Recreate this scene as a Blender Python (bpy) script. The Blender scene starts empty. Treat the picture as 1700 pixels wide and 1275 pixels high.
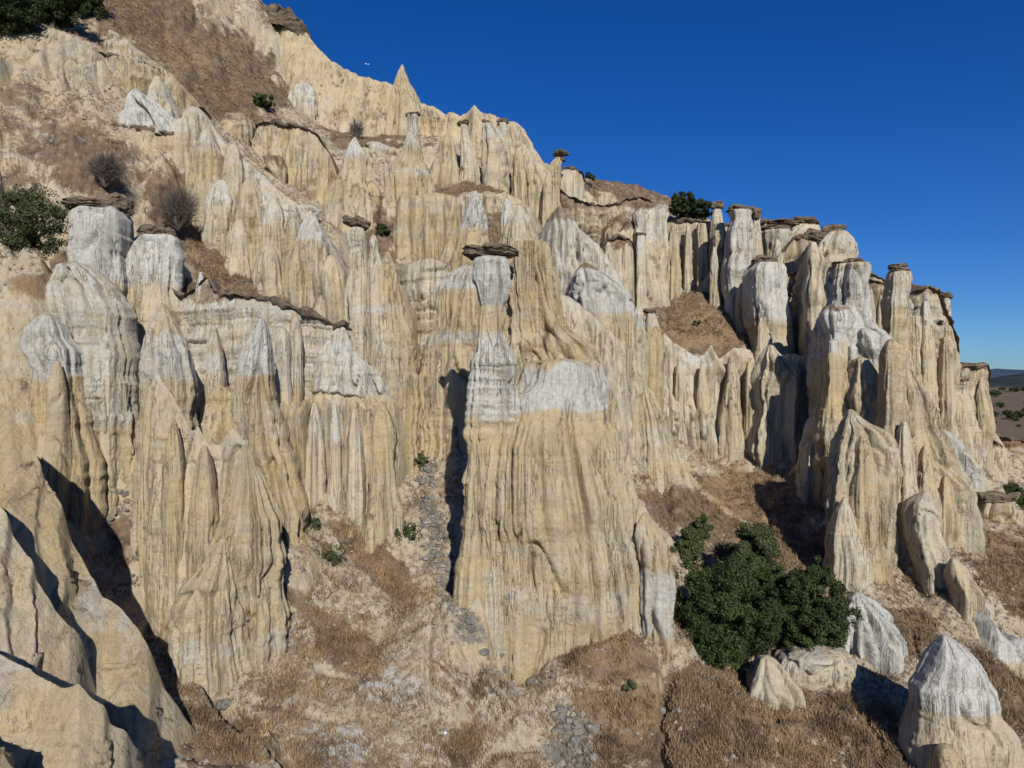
import bpy, math, random
import numpy as np
random.seed(7)
rng = np.random.default_rng(11)
S = bpy.context.scene
C = S.collection

# ------------------------------------------------------------------ camera, light, sky
FPX = 1133.33                      # focal length in photo pixels (24 mm on a 36 mm sensor, 1700 px wide)
cam = bpy.data.cameras.new('camera'); cam.lens = 24; cam.sensor_width = 36
cam.clip_start = 0.5; cam.clip_end = 60000
co = bpy.data.objects.new('camera', cam); C.objects.link(co)
co.location = (0, 0, 0); co.rotation_euler = (math.radians(90), 0, 0)
S.camera = co
sunv = np.array([.216, -1, .594]); sunv /= np.linalg.norm(sunv)
el = math.asin(sunv[2]); az = math.atan2(sunv[0], sunv[1])
w = bpy.data.worlds.new('World'); S.world = w; w.use_nodes = True
nt = w.node_tree; nt.nodes.clear()
wo = nt.nodes.new('ShaderNodeOutputWorld'); bg = nt.nodes.new('ShaderNodeBackground')
sk = nt.nodes.new('ShaderNodeTexSky'); sk.sky_type = 'NISHITA'; sk.sun_disc = False
sk.sun_elevation = el; sk.sun_rotation = az; sk.altitude = 900; sk.air_density = 1.0; sk.dust_density = 0.3; sk.ozone_density = 3.0
hs = nt.nodes.new('ShaderNodeHueSaturation'); hs.inputs['Saturation'].default_value = 1.35; hs.inputs['Value'].default_value = 1.4
nt.links.new(sk.outputs[0], hs.inputs['Color'])
tm = nt.nodes.new('ShaderNodeMix'); tm.data_type = 'RGBA'; tm.blend_type = 'MULTIPLY'; tm.inputs[0].default_value = 1
tm.inputs[7].default_value = (.50, .76, 1.20, 1); nt.links.new(hs.outputs[0], tm.inputs[6]); nt.links.new(tm.outputs[2], bg.inputs[0])
bg.inputs[1].default_value = 0.05
nt.links.new(bg.outputs[0], wo.inputs[0])
sl = bpy.data.lights.new('sun', 'SUN'); sl.energy = 5.0; sl.angle = math.radians(.5); sl.color = (1, .95, .86)
so = bpy.data.objects.new('sun', sl); C.objects.link(so)
from mathutils import Vector
so.rotation_euler = Vector(sunv).to_track_quat('Z', 'Y').to_euler()
S.view_settings.view_transform = 'Standard'; S.view_settings.look = 'None'
S.view_settings.exposure = 0.08; S.view_settings.gamma = 1; S.view_settings.use_curve_mapping = False

# ------------------------------------------------------------------ noise (numpy Perlin)
_perm = rng.permutation(256); _perm = np.concatenate([_perm, _perm, _perm])
_g = rng.normal(size=(256, 3)); _g /= np.linalg.norm(_g, axis=1)[:, None]
def perlin(x, y, z):
    x = np.asarray(x, float); y = np.asarray(y, float); z = np.asarray(z, float)
    x, y, z = np.broadcast_arrays(x, y, z)
    xi = np.floor(x).astype(int); yi = np.floor(y).astype(int); zi = np.floor(z).astype(int)
    xf = x-xi; yf = y-yi; zf = z-zi
    u = xf*xf*xf*(xf*(xf*6-15)+10); v = yf*yf*yf*(yf*(yf*6-15)+10); t = zf*zf*zf*(zf*(zf*6-15)+10)
    def g(i, j, k):
        h = _perm[_perm[_perm[(xi+i) & 255]+((yi+j) & 255)]+((zi+k) & 255)]
        gg = _g[h]
        return gg[..., 0]*(xf-i)+gg[..., 1]*(yf-j)+gg[..., 2]*(zf-k)
    a = g(0,0,0); a = a+u*(g(1,0,0)-a)
    b = g(0,1,0); b = b+u*(g(1,1,0)-b)
    c = g(0,0,1); c = c+u*(g(1,0,1)-c)
    d = g(0,1,1); d = d+u*(g(1,1,1)-d)
    a = a+v*(b-a); c = c+v*(d-c)
    return (a+t*(c-a))*1.6
def fbm(x, y, z, o=4, gain=.5):
    s = 0; a = 1; k = 1; n = 0
    for i in range(o):
        s = s+a*perlin(x*k+17.3*i, y*k-9.1*i, z*k+3.7*i); n += a; a *= gain; k *= 2.03
    return s/n
def sstep(a, b, x):
    t = np.clip((x-a)/(b-a), 0, 1); return t*t*(3-2*t)

# ------------------------------------------------------------------ object helpers
def tag(o, label=None, cat=None, group=None, kind=None):
    if label: o['label'] = label
    if cat: o['category'] = cat
    if group: o['group'] = group
    if kind: o['kind'] = kind
    return o
def empty(name, loc, label, cat, group=None):
    o = bpy.data.objects.new(name, None); o.location = loc; C.objects.link(o)
    o.empty_display_size = .3
    return tag(o, label, cat, group)
def mesh_obj(name, V, faces, mat, parent=None, mask=None, smooth=True, origin=None):
    """V Nx3 world coordinates, faces (M,3|4) int array; the object's origin is put at its own base."""
    V = np.asarray(V, float)
    faces = np.asarray(faces, np.int32)
    if parent is not None: org = np.array(parent.location)
    elif origin is not None: org = np.array(origin)
    else: org = np.array([V[:, 0].mean(), V[:, 1].mean(), V[:, 2].min()])
    L = (V-org).astype(np.float32)
    me = bpy.data.meshes.new(name)
    n = faces.shape[1]
    me.vertices.add(len(V)); me.vertices.foreach_set('co', L.ravel())
    me.loops.add(faces.size); me.loops.foreach_set('vertex_index', faces.ravel())
    me.polygons.add(len(faces))
    me.polygons.foreach_set('loop_start', np.arange(0, faces.size, n, dtype=np.int32))
    me.polygons.foreach_set('loop_total', np.full(len(faces), n, np.int32))
    me.polygons.foreach_set('use_smooth', np.full(len(faces), smooth))
    if mask is not None:
        a = me.color_attributes.new('mask', 'FLOAT_COLOR', 'POINT')
        a.data.foreach_set('color', np.asarray(mask, np.float32).ravel())
    me.update(calc_edges=True); me.validate()
    me.materials.append(mat)
    o = bpy.data.objects.new(name, me); C.objects.link(o)
    if parent is not None: o.parent = parent
    else: o.location = org
    return o
def gridfaces(nr, nc, wrap=False):
    r = np.arange(nr-1)[:, None]; c = np.arange(nc if wrap else nc-1)[None, :]
    c2 = (c+1) % nc
    a = r*nc+c; b = r*nc+c2; d = (r+1)*nc+c2; e = (r+1)*nc+c
    return np.stack([a, b, d, e], -1).reshape(-1, 4)
def W(px, py, D):
    return np.array([(px-850)/FPX*D, D, (637-py)/FPX*D])

# ------------------------------------------------------------------ materials
class NT:
    def __init__(s, name):
        s.m = bpy.data.materials.new(name); s.m.use_nodes = True; s.t = s.m.node_tree; s.t.nodes.clear()
        s.out = s.t.nodes.new('ShaderNodeOutputMaterial'); s.b = s.t.nodes.new('ShaderNodeBsdfPrincipled')
        s.t.links.new(s.b.outputs[0], s.out.inputs[0]); s.b.inputs['Roughness'].default_value = .9
        s.b.inputs['Specular IOR Level'].default_value = .15
    def n(s, typ, **k):
        x = s.t.nodes.new(typ)
        for a, b in k.items(): setattr(x, a, b)
        return x
    def l(s, a, b): s.t.links.new(a, b)
    def val(s, sock, v):
        if isinstance(v, (int, float, tuple)): sock.default_value = v
        else: s.l(v, sock)
    def math(s, op, a, b=0.0, clamp=False):
        x = s.n('ShaderNodeMath', operation=op, use_clamp=clamp); s.val(x.inputs[0], a); s.val(x.inputs[1], b); return x.outputs[0]
    def mix(s, f, a, b):
        x = s.n('ShaderNodeMix', data_type='RGBA'); s.val(x.inputs[0], f)
        s.val(x.inputs[6], a if not isinstance(a, tuple) else a+(1,)); s.val(x.inputs[7], b if not isinstance(b, tuple) else b+(1,)); return x.outputs[2]
    def mul(s, a, b):
        x = s.n('ShaderNodeMix', data_type='RGBA', blend_type='MULTIPLY'); x.inputs[0].default_value = 1
        s.val(x.inputs[6], a); s.val(x.inputs[7], b); return x.outputs[2]
    def vec(s, base, sc):
        x = s.n('ShaderNodeVectorMath', operation='MULTIPLY'); s.l(base, x.inputs[0]); x.inputs[1].default_value = sc; return x.outputs[0]
    def noise(s, v, scale, detail=4, rough=.55, dist=0):
        x = s.n('ShaderNodeTexNoise'); s.l(v, x.inputs['Vector']); x.inputs['Scale'].default_value = scale
        x.inputs['Detail'].default_value = detail; x.inputs['Roughness'].default_value = rough; x.inputs['Distortion'].default_value = dist
        return x.outputs[0]
    def mr(s, v, a, b, c=0.0, d=1.0):
        x = s.n('ShaderNodeMapRange'); x.clamp = True; s.l(v, x.inputs[0])
        for i, q in enumerate((a, b, c, d)): x.inputs[i+1].default_value = q
        return x.outputs[0]
    def bump(s, h, dist, strength=1, nrm=None):
        x = s.n('ShaderNodeBump'); s.l(h, x.inputs['Height']); x.inputs['Distance'].default_value = dist; x.inputs['Strength'].default_value = strength
        if nrm: s.l(nrm, x.inputs['Normal'])
        return x.outputs[0]

def mat_rock():
    k = NT('eroded_tuff')
    pos = k.n('ShaderNodeNewGeometry').outputs['Position']
    nrmz = k.n('ShaderNodeSeparateXYZ'); k.l(k.n('ShaderNodeNewGeometry').outputs['Normal'], nrmz.inputs[0])
    at = k.n('ShaderNodeAttribute', attribute_name='mask'); sp = k.n('ShaderNodeSeparateColor'); k.l(at.outputs['Color'], sp.inputs[0])
    oi = k.n('ShaderNodeObjectInfo').outputs['Random']
    strat = k.noise(k.vec(pos, (.16, .16, .8)), 1.0, 5, .6, .6)
    strat2 = k.noise(k.vec(pos, (.18, .18, 5.0)), 1.0, 3, .6, .2)
    streak = k.noise(k.vec(pos, (2.2, 2.2, .13)), 1.0, 5, .65, .3)
    streak2 = k.noise(k.vec(pos, (.7, .7, .06)), 1.0, 3, .6, .2)
    blotch = k.noise(pos, .35, 5, .6)
    fine = k.noise(pos, 3.2, 8, .7)
    pit = k.noise(k.vec(pos, (1, 1, .6)), 2.6, 3, .6, .6)
    base = k.mix(k.mr(strat, .38, .62), (.54, .42, .245), (.51, .435, .305))
    base = k.mix(k.math('MULTIPLY', k.mr(blotch, .42, .62), .6), base, (.43, .355, .235))
    base = k.mix(k.math('MULTIPLY', sp.outputs[1], k.mr(strat, .3, .6, .75, 1.0)), base, (.49, .365, .215))
    gw = k.noise(k.vec(pos, (.30, .30, .07)), 1.0, 5, .65, .6)
    base = k.mix(k.math('MULTIPLY', k.mr(gw, .52, .66), .5), base, (.50, .475, .405))
    base = k.mix(k.math('MULTIPLY', k.mr(oi, .4, 1), .22), base, (.46, .42, .33))
    bed = k.noise(k.vec(pos, (.12, .12, 1.5)), 1.0, 4, .6, .7)
    base = k.mix(k.math('MULTIPLY', k.math('MULTIPLY', k.mr(bed, .55, .66), .6), at.outputs['Alpha']), base, (.34, .235, .13))
    base = k.mix(k.math('MULTIPLY', k.math('MULTIPLY', k.mr(bed, .45, .36), .5), at.outputs['Alpha']), base, (.42, .405, .37))
    grit = k.noise(pos, 7.0, 6, .75)
    base = k.mix(k.math('MULTIPLY', k.mr(grit, .56, .70), .32), base, (.24, .195, .135))
    # chalky white beds
    wm = k.math('ADD', sp.outputs[0], k.math('MULTIPLY', k.math('SUBTRACT', k.noise(pos, .8, 8, .68), .5), 1.5))
    wm = k.mr(wm, .22, .78)
    wcol = k.mix(k.mr(fine, .3, .7), (.43, .415, .37), (.60, .59, .55))
    base = k.mix(wm, base, wcol)
    # mineral streaks running down the faces, thin grime in the rills
    base = k.mix(k.math('MULTIPLY', k.mr(streak, .53, .68), .36), base, (.235, .19, .135))
    base = k.mix(k.math('MULTIPLY', k.mr(streak2, .54, .68), .38), base, (.29, .24, .17))
    base = k.mix(k.math('MULTIPLY', k.mr(strat2, .63, .68), .22), base, (.27, .22, .16))
    # thin dark runnel lines
    ln = k.noise(k.vec(pos, (2.0, 2.0, .07)), 1.0, 3, .6, .5)
    ln2 = k.noise(k.vec(pos, (.8, .8, .05)), 1.0, 2, .5, .6)
    lk = k.mr(k.noise(k.vec(pos, (.5, .5, .18)), 1, 3, .6), .45, .56)
    l1 = k.math('MULTIPLY', k.mr(k.math('ABSOLUTE', k.math('SUBTRACT', ln, .5)), 0, .020, 1, 0), lk)
    l2 = k.math('MULTIPLY', k.mr(k.math('ABSOLUTE', k.math('SUBTRACT', ln2, .5)), 0, .013, 1, 0), lk)
    vert = k.mr(k.math('ABSOLUTE', nrmz.outputs[2]), .30, .55, 1, 0)
    lines = k.math('MULTIPLY', k.math('MAXIMUM', l1, l2), vert)
    base = k.mix(k.math('MULTIPLY', lines, .72), base, (.20, .165, .12))
    # rusty brown crust / soil where the attribute says so
    bm = k.math('ADD', sp.outputs[2], k.math('MULTIPLY', k.math('SUBTRACT', fine, .5), 1.1))
    bm = k.mr(bm, .35, .7)
    bcol = k.mix(k.mr(k.noise(pos, 1.6, 5, .7), .35, .65), (.13, .085, .055), (.30, .20, .125))
    base = k.mix(bm, base, bcol)
    # dusty flat ledges with dead plants
    led = k.math('MULTIPLY', k.mr(nrmz.outputs[2], .62, .85), k.mr(fine, .45, .6))
    base = k.mix(k.math('MULTIPLY', led, .65), base, (.22, .155, .10))
    base = k.mix(k.math('MULTIPLY', k.math('MULTIPLY', k.mr(pit, .68, .74), .5), k.mr(blotch, .5, .6)), base, (.16, .125, .09))
    hsv = k.n('ShaderNodeHueSaturation'); k.l(base, hsv.inputs['Color']); k.l(k.mr(oi, 0, 1, .9, 1.08), hsv.inputs['Value']); k.l(k.mr(oi, 1, 0, .85, 1.1), hsv.inputs['Saturation'])
    k.l(hsv.outputs[0], k.b.inputs['Base Color'])
    n0 = k.bump(k.math('SUBTRACT', 1.0, lines), .14, .9)
    n1 = k.bump(streak, .32, 1, n0)
    n2 = k.bump(grit, .05, 1, k.bump(fine, .20, 1, n1))
    n3 = k.bump(strat2, .03, .5, n2)
    n4 = k.bump(k.math('MULTIPLY', k.mr(pit, .66, .74), k.mr(blotch, .6, .5)), .07, .5, n3)
    k.l(n4, k.b.inputs['Normal'])
    return k.m
def mat_cap():
    k = NT('dark_caprock')
    pos = k.n('ShaderNodeNewGeometry').outputs['Position']
    a = k.noise(k.vec(pos, (.6, .6, 3)), 1.2, 6, .65); f = k.noise(pos, 3.5, 7, .7)
    b = k.mix(k.mr(a, .35, .65), (.075, .058, .045), (.19, .145, .10))
    b = k.mix(k.math('MULTIPLY', k.mr(f, .55, .7), .6), b, (.29, .22, .15))
    un = k.n('ShaderNodeSeparateXYZ'); k.l(k.n('ShaderNodeNewGeometry').outputs['Normal'], un.inputs[0])
    b = k.mix(k.math('MULTIPLY', k.mr(un.outputs[2], .5, .9), k.mr(a, .42, .6, .15, .7)), b, (.27, .20, .135))
    k.l(b, k.b.inputs['Base Color']); k.l(k.bump(f, .15, 1, k.bump(a, .2, 1)), k.b.inputs['Normal'])
    return k.m
def mat_ground():
    k = NT('dry_slope_soil')
    geo = k.n('ShaderNodeNewGeometry'); pos = geo.outputs['Position']
    nz = k.n('ShaderNodeSeparateXYZ'); k.l(geo.outputs['True Normal'], nz.inputs[0])
    at = k.n('ShaderNodeAttribute', attribute_name='mask'); sp = k.n('ShaderNodeSeparateColor'); k.l(at.outputs['Color'], sp.inputs[0])
    f = k.noise(pos, 2.2, 8, .75); m = k.noise(pos, .5, 6, .65); s = k.noise(k.vec(pos, (.8, .8, .2)), 1.5, 5, .6)
    soil = k.mix(k.mr(m, .35, .65), (.41, .33, .23), (.48, .42, .33))
    soil = k.mix(k.math('MULTIPLY', k.mr(f, .47, .60), .65), soil, (.21, .16, .11))
    f5 = k.noise(pos, 6.0, 6, .75)
    soil = k.mix(k.math('MULTIPLY', k.mr(f5, .55, .66), .6), soil, (.13, .10, .075))
    rock = k.mix(k.mr(k.noise(k.vec(pos, (.15, .15, .8)), 1, 5, .6), .4, .6), (.46, .365, .225), (.45, .395, .30))
    st = k.noise(k.vec(pos, (2.2, 2.2, .16)), 1.0, 5, .65, .3)
    rock = k.mix(k.math('MULTIPLY', k.mr(s, .5, .65), .45), rock, (.26, .21, .15))
    rock = k.mix(k.math('MULTIPLY', k.mr(st, .48, .64), .5), rock, (.22, .18, .13))
    c = k.mix(k.mr(nz.outputs[2], .45, .70, 1, 0), soil, rock)
    c = k.mix(k.mr(k.math('ADD', sp.outputs[0], k.math('SUBTRACT', f, .5)), .4, .6), c, (.46, .45, .42))
    g = k.math('ADD', sp.outputs[2], k.math('ADD', k.math('MULTIPLY', k.math('SUBTRACT', f, .5), 1.8), k.math('MULTIPLY', k.math('SUBTRACT', m, .5), 1.5)))
    gc = k.mix(k.mr(k.noise(pos, 1.1, 6, .7), .38, .62), (.085, .058, .042), (.235, .165, .105))
    c = k.mix(k.mr(g, .35, .62), c, gc)
    o = k.math('ADD', sp.outputs[1], k.math('SUBTRACT', m, .5))
    c = k.mix(k.math('MULTIPLY', k.mr(o, .4, .7), .7), c, (.28, .19, .11))
    gr = k.math('ADD', at.outputs['Alpha'], k.math('MULTIPLY', k.math('SUBTRACT', f, .5), 1.2))
    c = k.mix(k.mr(gr, .45, .6), c, (.18, .165, .145))
    # far lowland: pink-brown earth
    k.l(c, k.b.inputs['Base Color'])
    k.l(k.bump(f, .22, 1, k.bump(m, .5, .6, k.bump(st, .2, .6))), k.b.inputs['Normal'])
    return k.m
def mat_simple(name, c1, c2, scale=3, bumpd=.03, rough=.9):
    k = NT(name); pos = k.n('ShaderNodeNewGeometry').outputs['Position']
    a = k.noise(pos, scale, 5, .65)
    k.l(k.mix(k.mr(a, .35, .65), c1, c2), k.b.inputs['Base Color'])
    if bumpd: k.l(k.bump(a, bumpd, 1), k.b.inputs['Normal'])
    k.b.inputs['Roughness'].default_value = rough
    return k.m
def mat_leaf(name, c1, c2):
    k = NT(name); oi = k.n('ShaderNodeNewGeometry')
    r = oi.outputs['Random Per Island']; pos = oi.outputs['Position']
    k.l(k.mix(k.math('MULTIPLY', k.math('ADD', r, k.mr(k.noise(pos, .35, 3), .35, .65)), .5), c1, c2), k.b.inputs['Base Color'])
    k.b.inputs['Roughness'].default_value = .65
    return k.m
ROCK = mat_rock(); CAP = mat_cap(); GROUND = mat_ground()
STONE = mat_simple('grey_basalt', (.095, .092, .088), (.24, .215, .18), 2.5, .08)
TANSTONE = mat_simple('brown_boulder', (.22, .16, .10), (.36, .28, .19), 2.0, .1)
BARK = mat_simple('bark', (.07, .05, .035), (.14, .11, .08), 4, .03)
TWIG = mat_simple('bare_twigs', (.10, .08, .07), (.17, .14, .12), 4, 0)
LEAF = mat_leaf('oak_leaves', (.012, .020, .008), (.062, .082, .026))
LEAF2 = mat_leaf('bush_leaves', (.032, .040, .018), (.095, .110, .045))
GRASS = mat_leaf('dry_grass_blades', (.075, .052, .038), (.38, .26, .14))
RUB = mat_leaf('loose_stones', (.13, .125, .12), (.36, .30, .22))
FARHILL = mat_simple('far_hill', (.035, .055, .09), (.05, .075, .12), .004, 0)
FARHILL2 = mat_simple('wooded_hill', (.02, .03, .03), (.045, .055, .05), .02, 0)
WHITE = mat_simple('white_plastic', (.75, .76, .78), (.8, .8, .8), 3, 0)

# ------------------------------------------------------------------ formation data (photo pixels + distance)
# spire: name,label,group,D,rows[(y,xl,xr)],opts
# keys of opts: w = white bands [(y0,y1,amount)], o = ochre, b = brown bands, d = depth ratio, f = flute amount, s = strata amount,
#               cap = [(x0,x1,y0,y1)], n = superellipse power
SP = []
def sp(name, label, D, rows, group=None, **o): SP.append((name, label, D, rows, group, o))
CU = []
def cu(name, label, tops, bots, Dp, group=None, **o): CU.append((name, label, tops, bots, Dp, group, o))

exec_data = True
# --- left foreground fins
cu('rock_fin', 'broad pale fin in the bottom left corner, its crest stepping down to the right', [(-260,1000),(-60,1050),(0,1079),(22,1094),(56,1113),(78,1128),(97,1140),(115,1141),(129,1135),(145,1158),(164,1180),(168,1210),(186,1232),(196,1290),(200,1340)],
   [(-260,1500),(200,1500)], [(-260,29.5),(200,27.5)], free=1, batter=.5, pl=.7, f=1.0, w=[(1070,1115,.45,-50,55)], th=2.2, ochre=.35, rib=.35)
cu('rock_fin', 'tiny shaded fin tip poking into the bottom left corner', [(-120,1190),(0,1240),(22,1275),(40,1320),(60,1380)], [(-120,1500),(60,1500)], [(-120,24),(60,23.5)], free=1, batter=.5, pl=.7, f=1.0, th=1.5)
cu('rock_fin', 'narrow tan fin hemmed by two black shadows at the left edge', [(-200,720),(-60,790),(0,837),(15,856),(22,886),(37,908),(56,934),(60,960),(78,994),(89,1020),(104,1046),(112,1068),(118,1102),(124,1150),(130,1200)],
   [(-200,1330),(130,1330)], [(-200,36.5),(130,33)], free=1, batter=.5, pl=.7, f=1.0, th=2.2, ochre=.3, rib=.5)
cu('rock_fin', 'long smooth tan fin running diagonally, with a white knob halfway along its crest', [(-220,540),(-60,630),(0,668),(20,687),(40,724),(67,768),(72,788),(78,800),(104,837),(119,897),(149,956),(171,990),(186,996),(201,1008),(227,1038),(246,1076),(264,1143),(283,1184),(298,1225),(306,1260)],
   [(-220,1200),(0,1160),(110,1120),(140,1150),(306,1275)], [(-220,44),(0,41),(300,36)], free=1, batter=.62, pl=.7, f=1.0, th=2.4, ochre=.4, w=[(960,1040,.6,130,215),(1140,1230,.4,230,300)], rib=.5)
# --- left mid group
sp('rock_spire', 'squat tan spire with bulging white head near the left edge', 54, [(524,72,90),(545,58,106),(575,52,122),(590,56,131),(612,66,130),(640,62,134),(700,60,152),(750,90,161),(792,118,166)], w=[(520,622,.9)], f=.7, ochre=.35)
sp('rock_spire', 'big rounded white block above a grey fluted column', 57, [(440,100,140),(458,92,168),(480,88,190),(510,94,204),(545,100,212),(572,108,212),(584,130,210),(600,132,214),(650,138,218),(700,150,220),(724,164,217)], w=[(440,700,.62),(440,575,.4)], f=.8, s=.6)
sp('rock_spire', 'white shouldered spire rising behind the striped pyramid wall', 53.5, [(505,264,274),(540,256,292),(580,246,306),(606,242,316),(650,248,309),(700,252,319),(745,255,322)], w=[(560,625,.75),(500,560,.35)], f=.8)
cu('rock_wall', 'smooth tan wall with three pyramid tops and a thin horizontal ledge', [(222,800),(228,742),(236,680),(256,606),(270,628),(290,660),(312,705),(320,716),(330,704),(345,736),(365,736),(384,707),(400,726),(412,742),(424,800),(432,850)],
   [(222,826),(260,862),(300,895),(350,905),(432,905)], [(222,51),(432,49)], free=1, batter=.22, pl=.5, f=.7, th=2.5, ochre=.15, w=[(600,625,.6,240,280),(725,755,.4,385,420)])
sp('rock_fin', 'tall knife edged tan fin with deep vertical grooves standing left of the pale slope', 45.5, [(738,404,410),(770,399,419),(800,394,430),(850,380,444),(885,366,450),(930,352,457),(990,335,463),(1050,318,468),(1100,330,440),(1155,372,412)], f=1.5, d=.7, ochre=.05, w=[(1040,1090,.35)])
sp('rock_spire', 'small stubby ridge leaning on the foot of the knife edged fin', 43.5, [(895,366,374),(920,350,382),(970,318,390),(1030,300,396),(1090,322,400),(1150,368,402)], f=1.0, d=.7, w=[(1050,1080,.4)])
sp('rock_spire', 'slender spire with pointed white head above a broad tan skirt', 53, [(529,431,438),(550,424,446),(575,411,449),(610,402,451),(660,396,455),(700,392,466),(740,398,474),(800,410,490),(860,420,500),(928,438,508)], w=[(529,612,.95),(670,715,.3)], f=.8, ochre=.3)
cu('cliff', 'layered grey and cream cliff with small ledges behind the white headed spire', [(238,470),(262,440),(282,470),(300,490),(330,476),(345,459),(358,484),(400,490),(450,496),(480,508),(515,520),(545,532),(580,545)],
   [(238,650),(330,700),(400,700),(470,700),(580,690)], [(238,63),(400,61),(580,63)], pl=.9, f=.9, s=1.6, batter=.12, rim=1, th=4, w=[(480,640,.5)], b=[(470,498,.7)])
cu('rock_wall', 'white angular bluff with a thin dark capstone on its peak', [(492,640),(503,600),(516,560),(527,546),(545,556),(562,541),(574,545),(590,585),(612,605),(630,620),(644,648),(648,665)],
   [(492,665),(648,668)], [(492,62.8),(648,62.3)], free=1, nb=1, ext=1.0, tuck=1, pl=1.0, f=1.2, s=.6, batter=.3, th=3, w=[(535,665,.7)], cap=[(552,580,536,541)])
cu('rock_wall', 'row of tall tan and cream pilasters below the white angular bluff', [(455,600),(470,655),(500,655),(540,652),(580,652),(620,655),(645,655),(662,690),(668,740)],
   [(455,800),(500,835),(560,845),(600,862),(640,872),(668,866)], [(455,61),(668,62)], free=1, pl=1.3, f=1.2, s=.3, batter=.08, th=4, ochre=.35, w=[(650,850,.3,490,600)])
sp('hoodoo', 'narrow grey hoodoo wearing a crooked dark slab on top', 66, [(380,580,603),(392,577,606),(405,578,606),(415,581,609),(450,581,611),(520,580,612),(600,578,614),(680,570,618),(770,566,625)], w=[(375,412,.5),(508,520,.5)], cap=[(569,592,359,374),(584,613,364,380)], f=.6, s=.6)
sp('rock_spire', 'slim tower with a rounded white head beside the slab capped hoodoo', 65.5, [(390,618,623),(400,614,628),(418,616,629),(425,613,631),(460,612,638),(520,612,645),(600,610,655),(700,608,665),(775,605,670)], w=[(388,440,.55),(508,520,.6),(560,590,.4)], f=.6)
sp('rock_spire', 'tall broad tan tower edging the dark gully on its left bank', 66, [(418,641,647),(440,633,655),(460,630,661),(515,628,667),(550,622,680),(590,618,688),(646,615,697),(740,612,699),(785,610,700)], w=[(508,520,.5),(600,640,.35)], f=.7, ochre=.25)
cu('cliff', 'crumbly layered cliff in the notch left of the shadowed pyramid', [(655,445),(668,440),(690,432),(715,428),(735,436),(750,470)], [(655,640),(700,660),(750,640)], [(655,77),(750,73)], pl=.6, f=.8, s=1.6, batter=.1, th=5, w=[(440,520,.35)])
sp('rock_spire', 'ochre pyramid with a white tip that catches the shadow of the capped tower', 67, [(442,768,784),(455,752,794),(470,738,804),(534,722,818),(574,710,830),(640,701,838),(690,702,830),(716,706,826)], w=[(442,478,.9),(556,570,.7)], b=[(575,582,.3)], f=.8, ochre=.55, d=.32, n=3)
# --- centre tower
sp('hoodoo', 'white necked hoodoo balancing a long flat dark slab at the centre', 50, [(430,790,838),(436,784,843),(455,782,844),(480,790,843),(500,797,838),(507,799,833),(530,798,834),(549,794,836),(580,789,846),(623,784,857),(665,781,860),(700,781,830),(760,780,820)],
   w=[(430,503,.95),(556,690,.8)], ochre=.3, f=.7, s=.8, cap=[(768,822,412,430),(790,860,408,425)], neck=1)
sp('rock_spire', 'smooth grey tan column standing close behind the slab topped hoodoo', 53.5, [(405,850,902),(420,845,906),(440,843,908),(500,843,926),(545,842,945),(580,842,985),(605,842,1004),(660,842,1016),(760,842,1032),(860,842,1040)], f=.9, d=.45, n=2.6)
sp('rock_tower', 'massive fluted tan tower with a white saddle patch, filling the middle', 50.5, [(602,878,990),(612,870,996),(640,864,1000),(664,836,1003),(690,808,1008),(740,790,1020),(800,782,1036),(860,778,1054),(920,786,1066),(980,806,1078),(1040,810,1078),(1090,820,1070),(1118,845,960)],
   w=[(615,672,1.0,868,1003),(900,930,.25),(965,1000,.4,840,1040),(1000,1030,.3)], f=1.35, s=.2, rib=.85, d=.42, n=3.2, fl=1, star=.05, ochre=.12)
sp('rock_spire', 'grooved pilaster split from the central tower by a black crack', 49, [(722,786,792),(760,779,800),(820,773,808),(900,766,812),(950,760,812),(1000,757,810),(1045,780,808)], f=1.3, d=.8)
sp('rock_spire', 'leaning grey and white spire against the right foot of the central tower', 48.5, [(852,1068,1075),(866,1060,1084),(900,1058,1104),(940,1064,1113),(964,1064,1118),(1010,1064,1114),(1046,1066,1102),(1096,1074,1116),(1137,1092,1106)], w=[(950,1040,.75),(880,920,.3)], f=1.3)
# --- right of the tower
sp('rock_spire', 'pale ribbed spire just right of the dark crevice beside the central tower', 74, [(640,1066,1073),(660,1062,1085),(690,1062,1100),(740,1060,1117),(790,1058,1125),(824,1054,1132)], w=[(710,735,.4)], f=1.3)
cu('rock_wall', 'curtain of ribbed tan pinnacles below the brown grassy mound', [(1066,640),(1072,575),(1078,562),(1093,560),(1102,552),(1117,568),(1141,583),(1156,592),(1166,588),(1178,571),(1191,596),(1203,584),(1218,575),(1248,580),(1263,592),(1268,640)],
   [(1066,760),(1126,752),(1158,772),(1176,752),(1203,737),(1233,730),(1268,745)], [(1066,87),(1268,90)], free=1, pl=2.2, f=1.6, batter=.1, th=4, ochre=.3, w=[(588,606,.7,1140,1165),(690,730,.4,1130,1220)], rib=1.6)
sp('rock_spire', 'tall ribbed spire with a knobbed head right of the pinnacle curtain', 84, [(573,1276,1282),(590,1270,1290),(615,1266,1316),(640,1258,1315),(690,1256,1308),(752,1250,1302),(778,1254,1300)], f=1.5, ochre=.1, w=[(700,730,.3)])
sp('rock_spire', 'small ribbed spire half sunk in the cliff shadow', 90, [(585,1340,1346),(610,1325,1349),(650,1318,1352),(700,1314,1358),(780,1312,1365)], f=1.2)
sp('rock_spire', 'ochre toothed spire at the foot of the shaded white column', 91, [(528,1260,1266),(550,1256,1276),(590,1252,1284),(640,1250,1290),(700,1250,1292)], f=1.1, ochre=.4)
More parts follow.
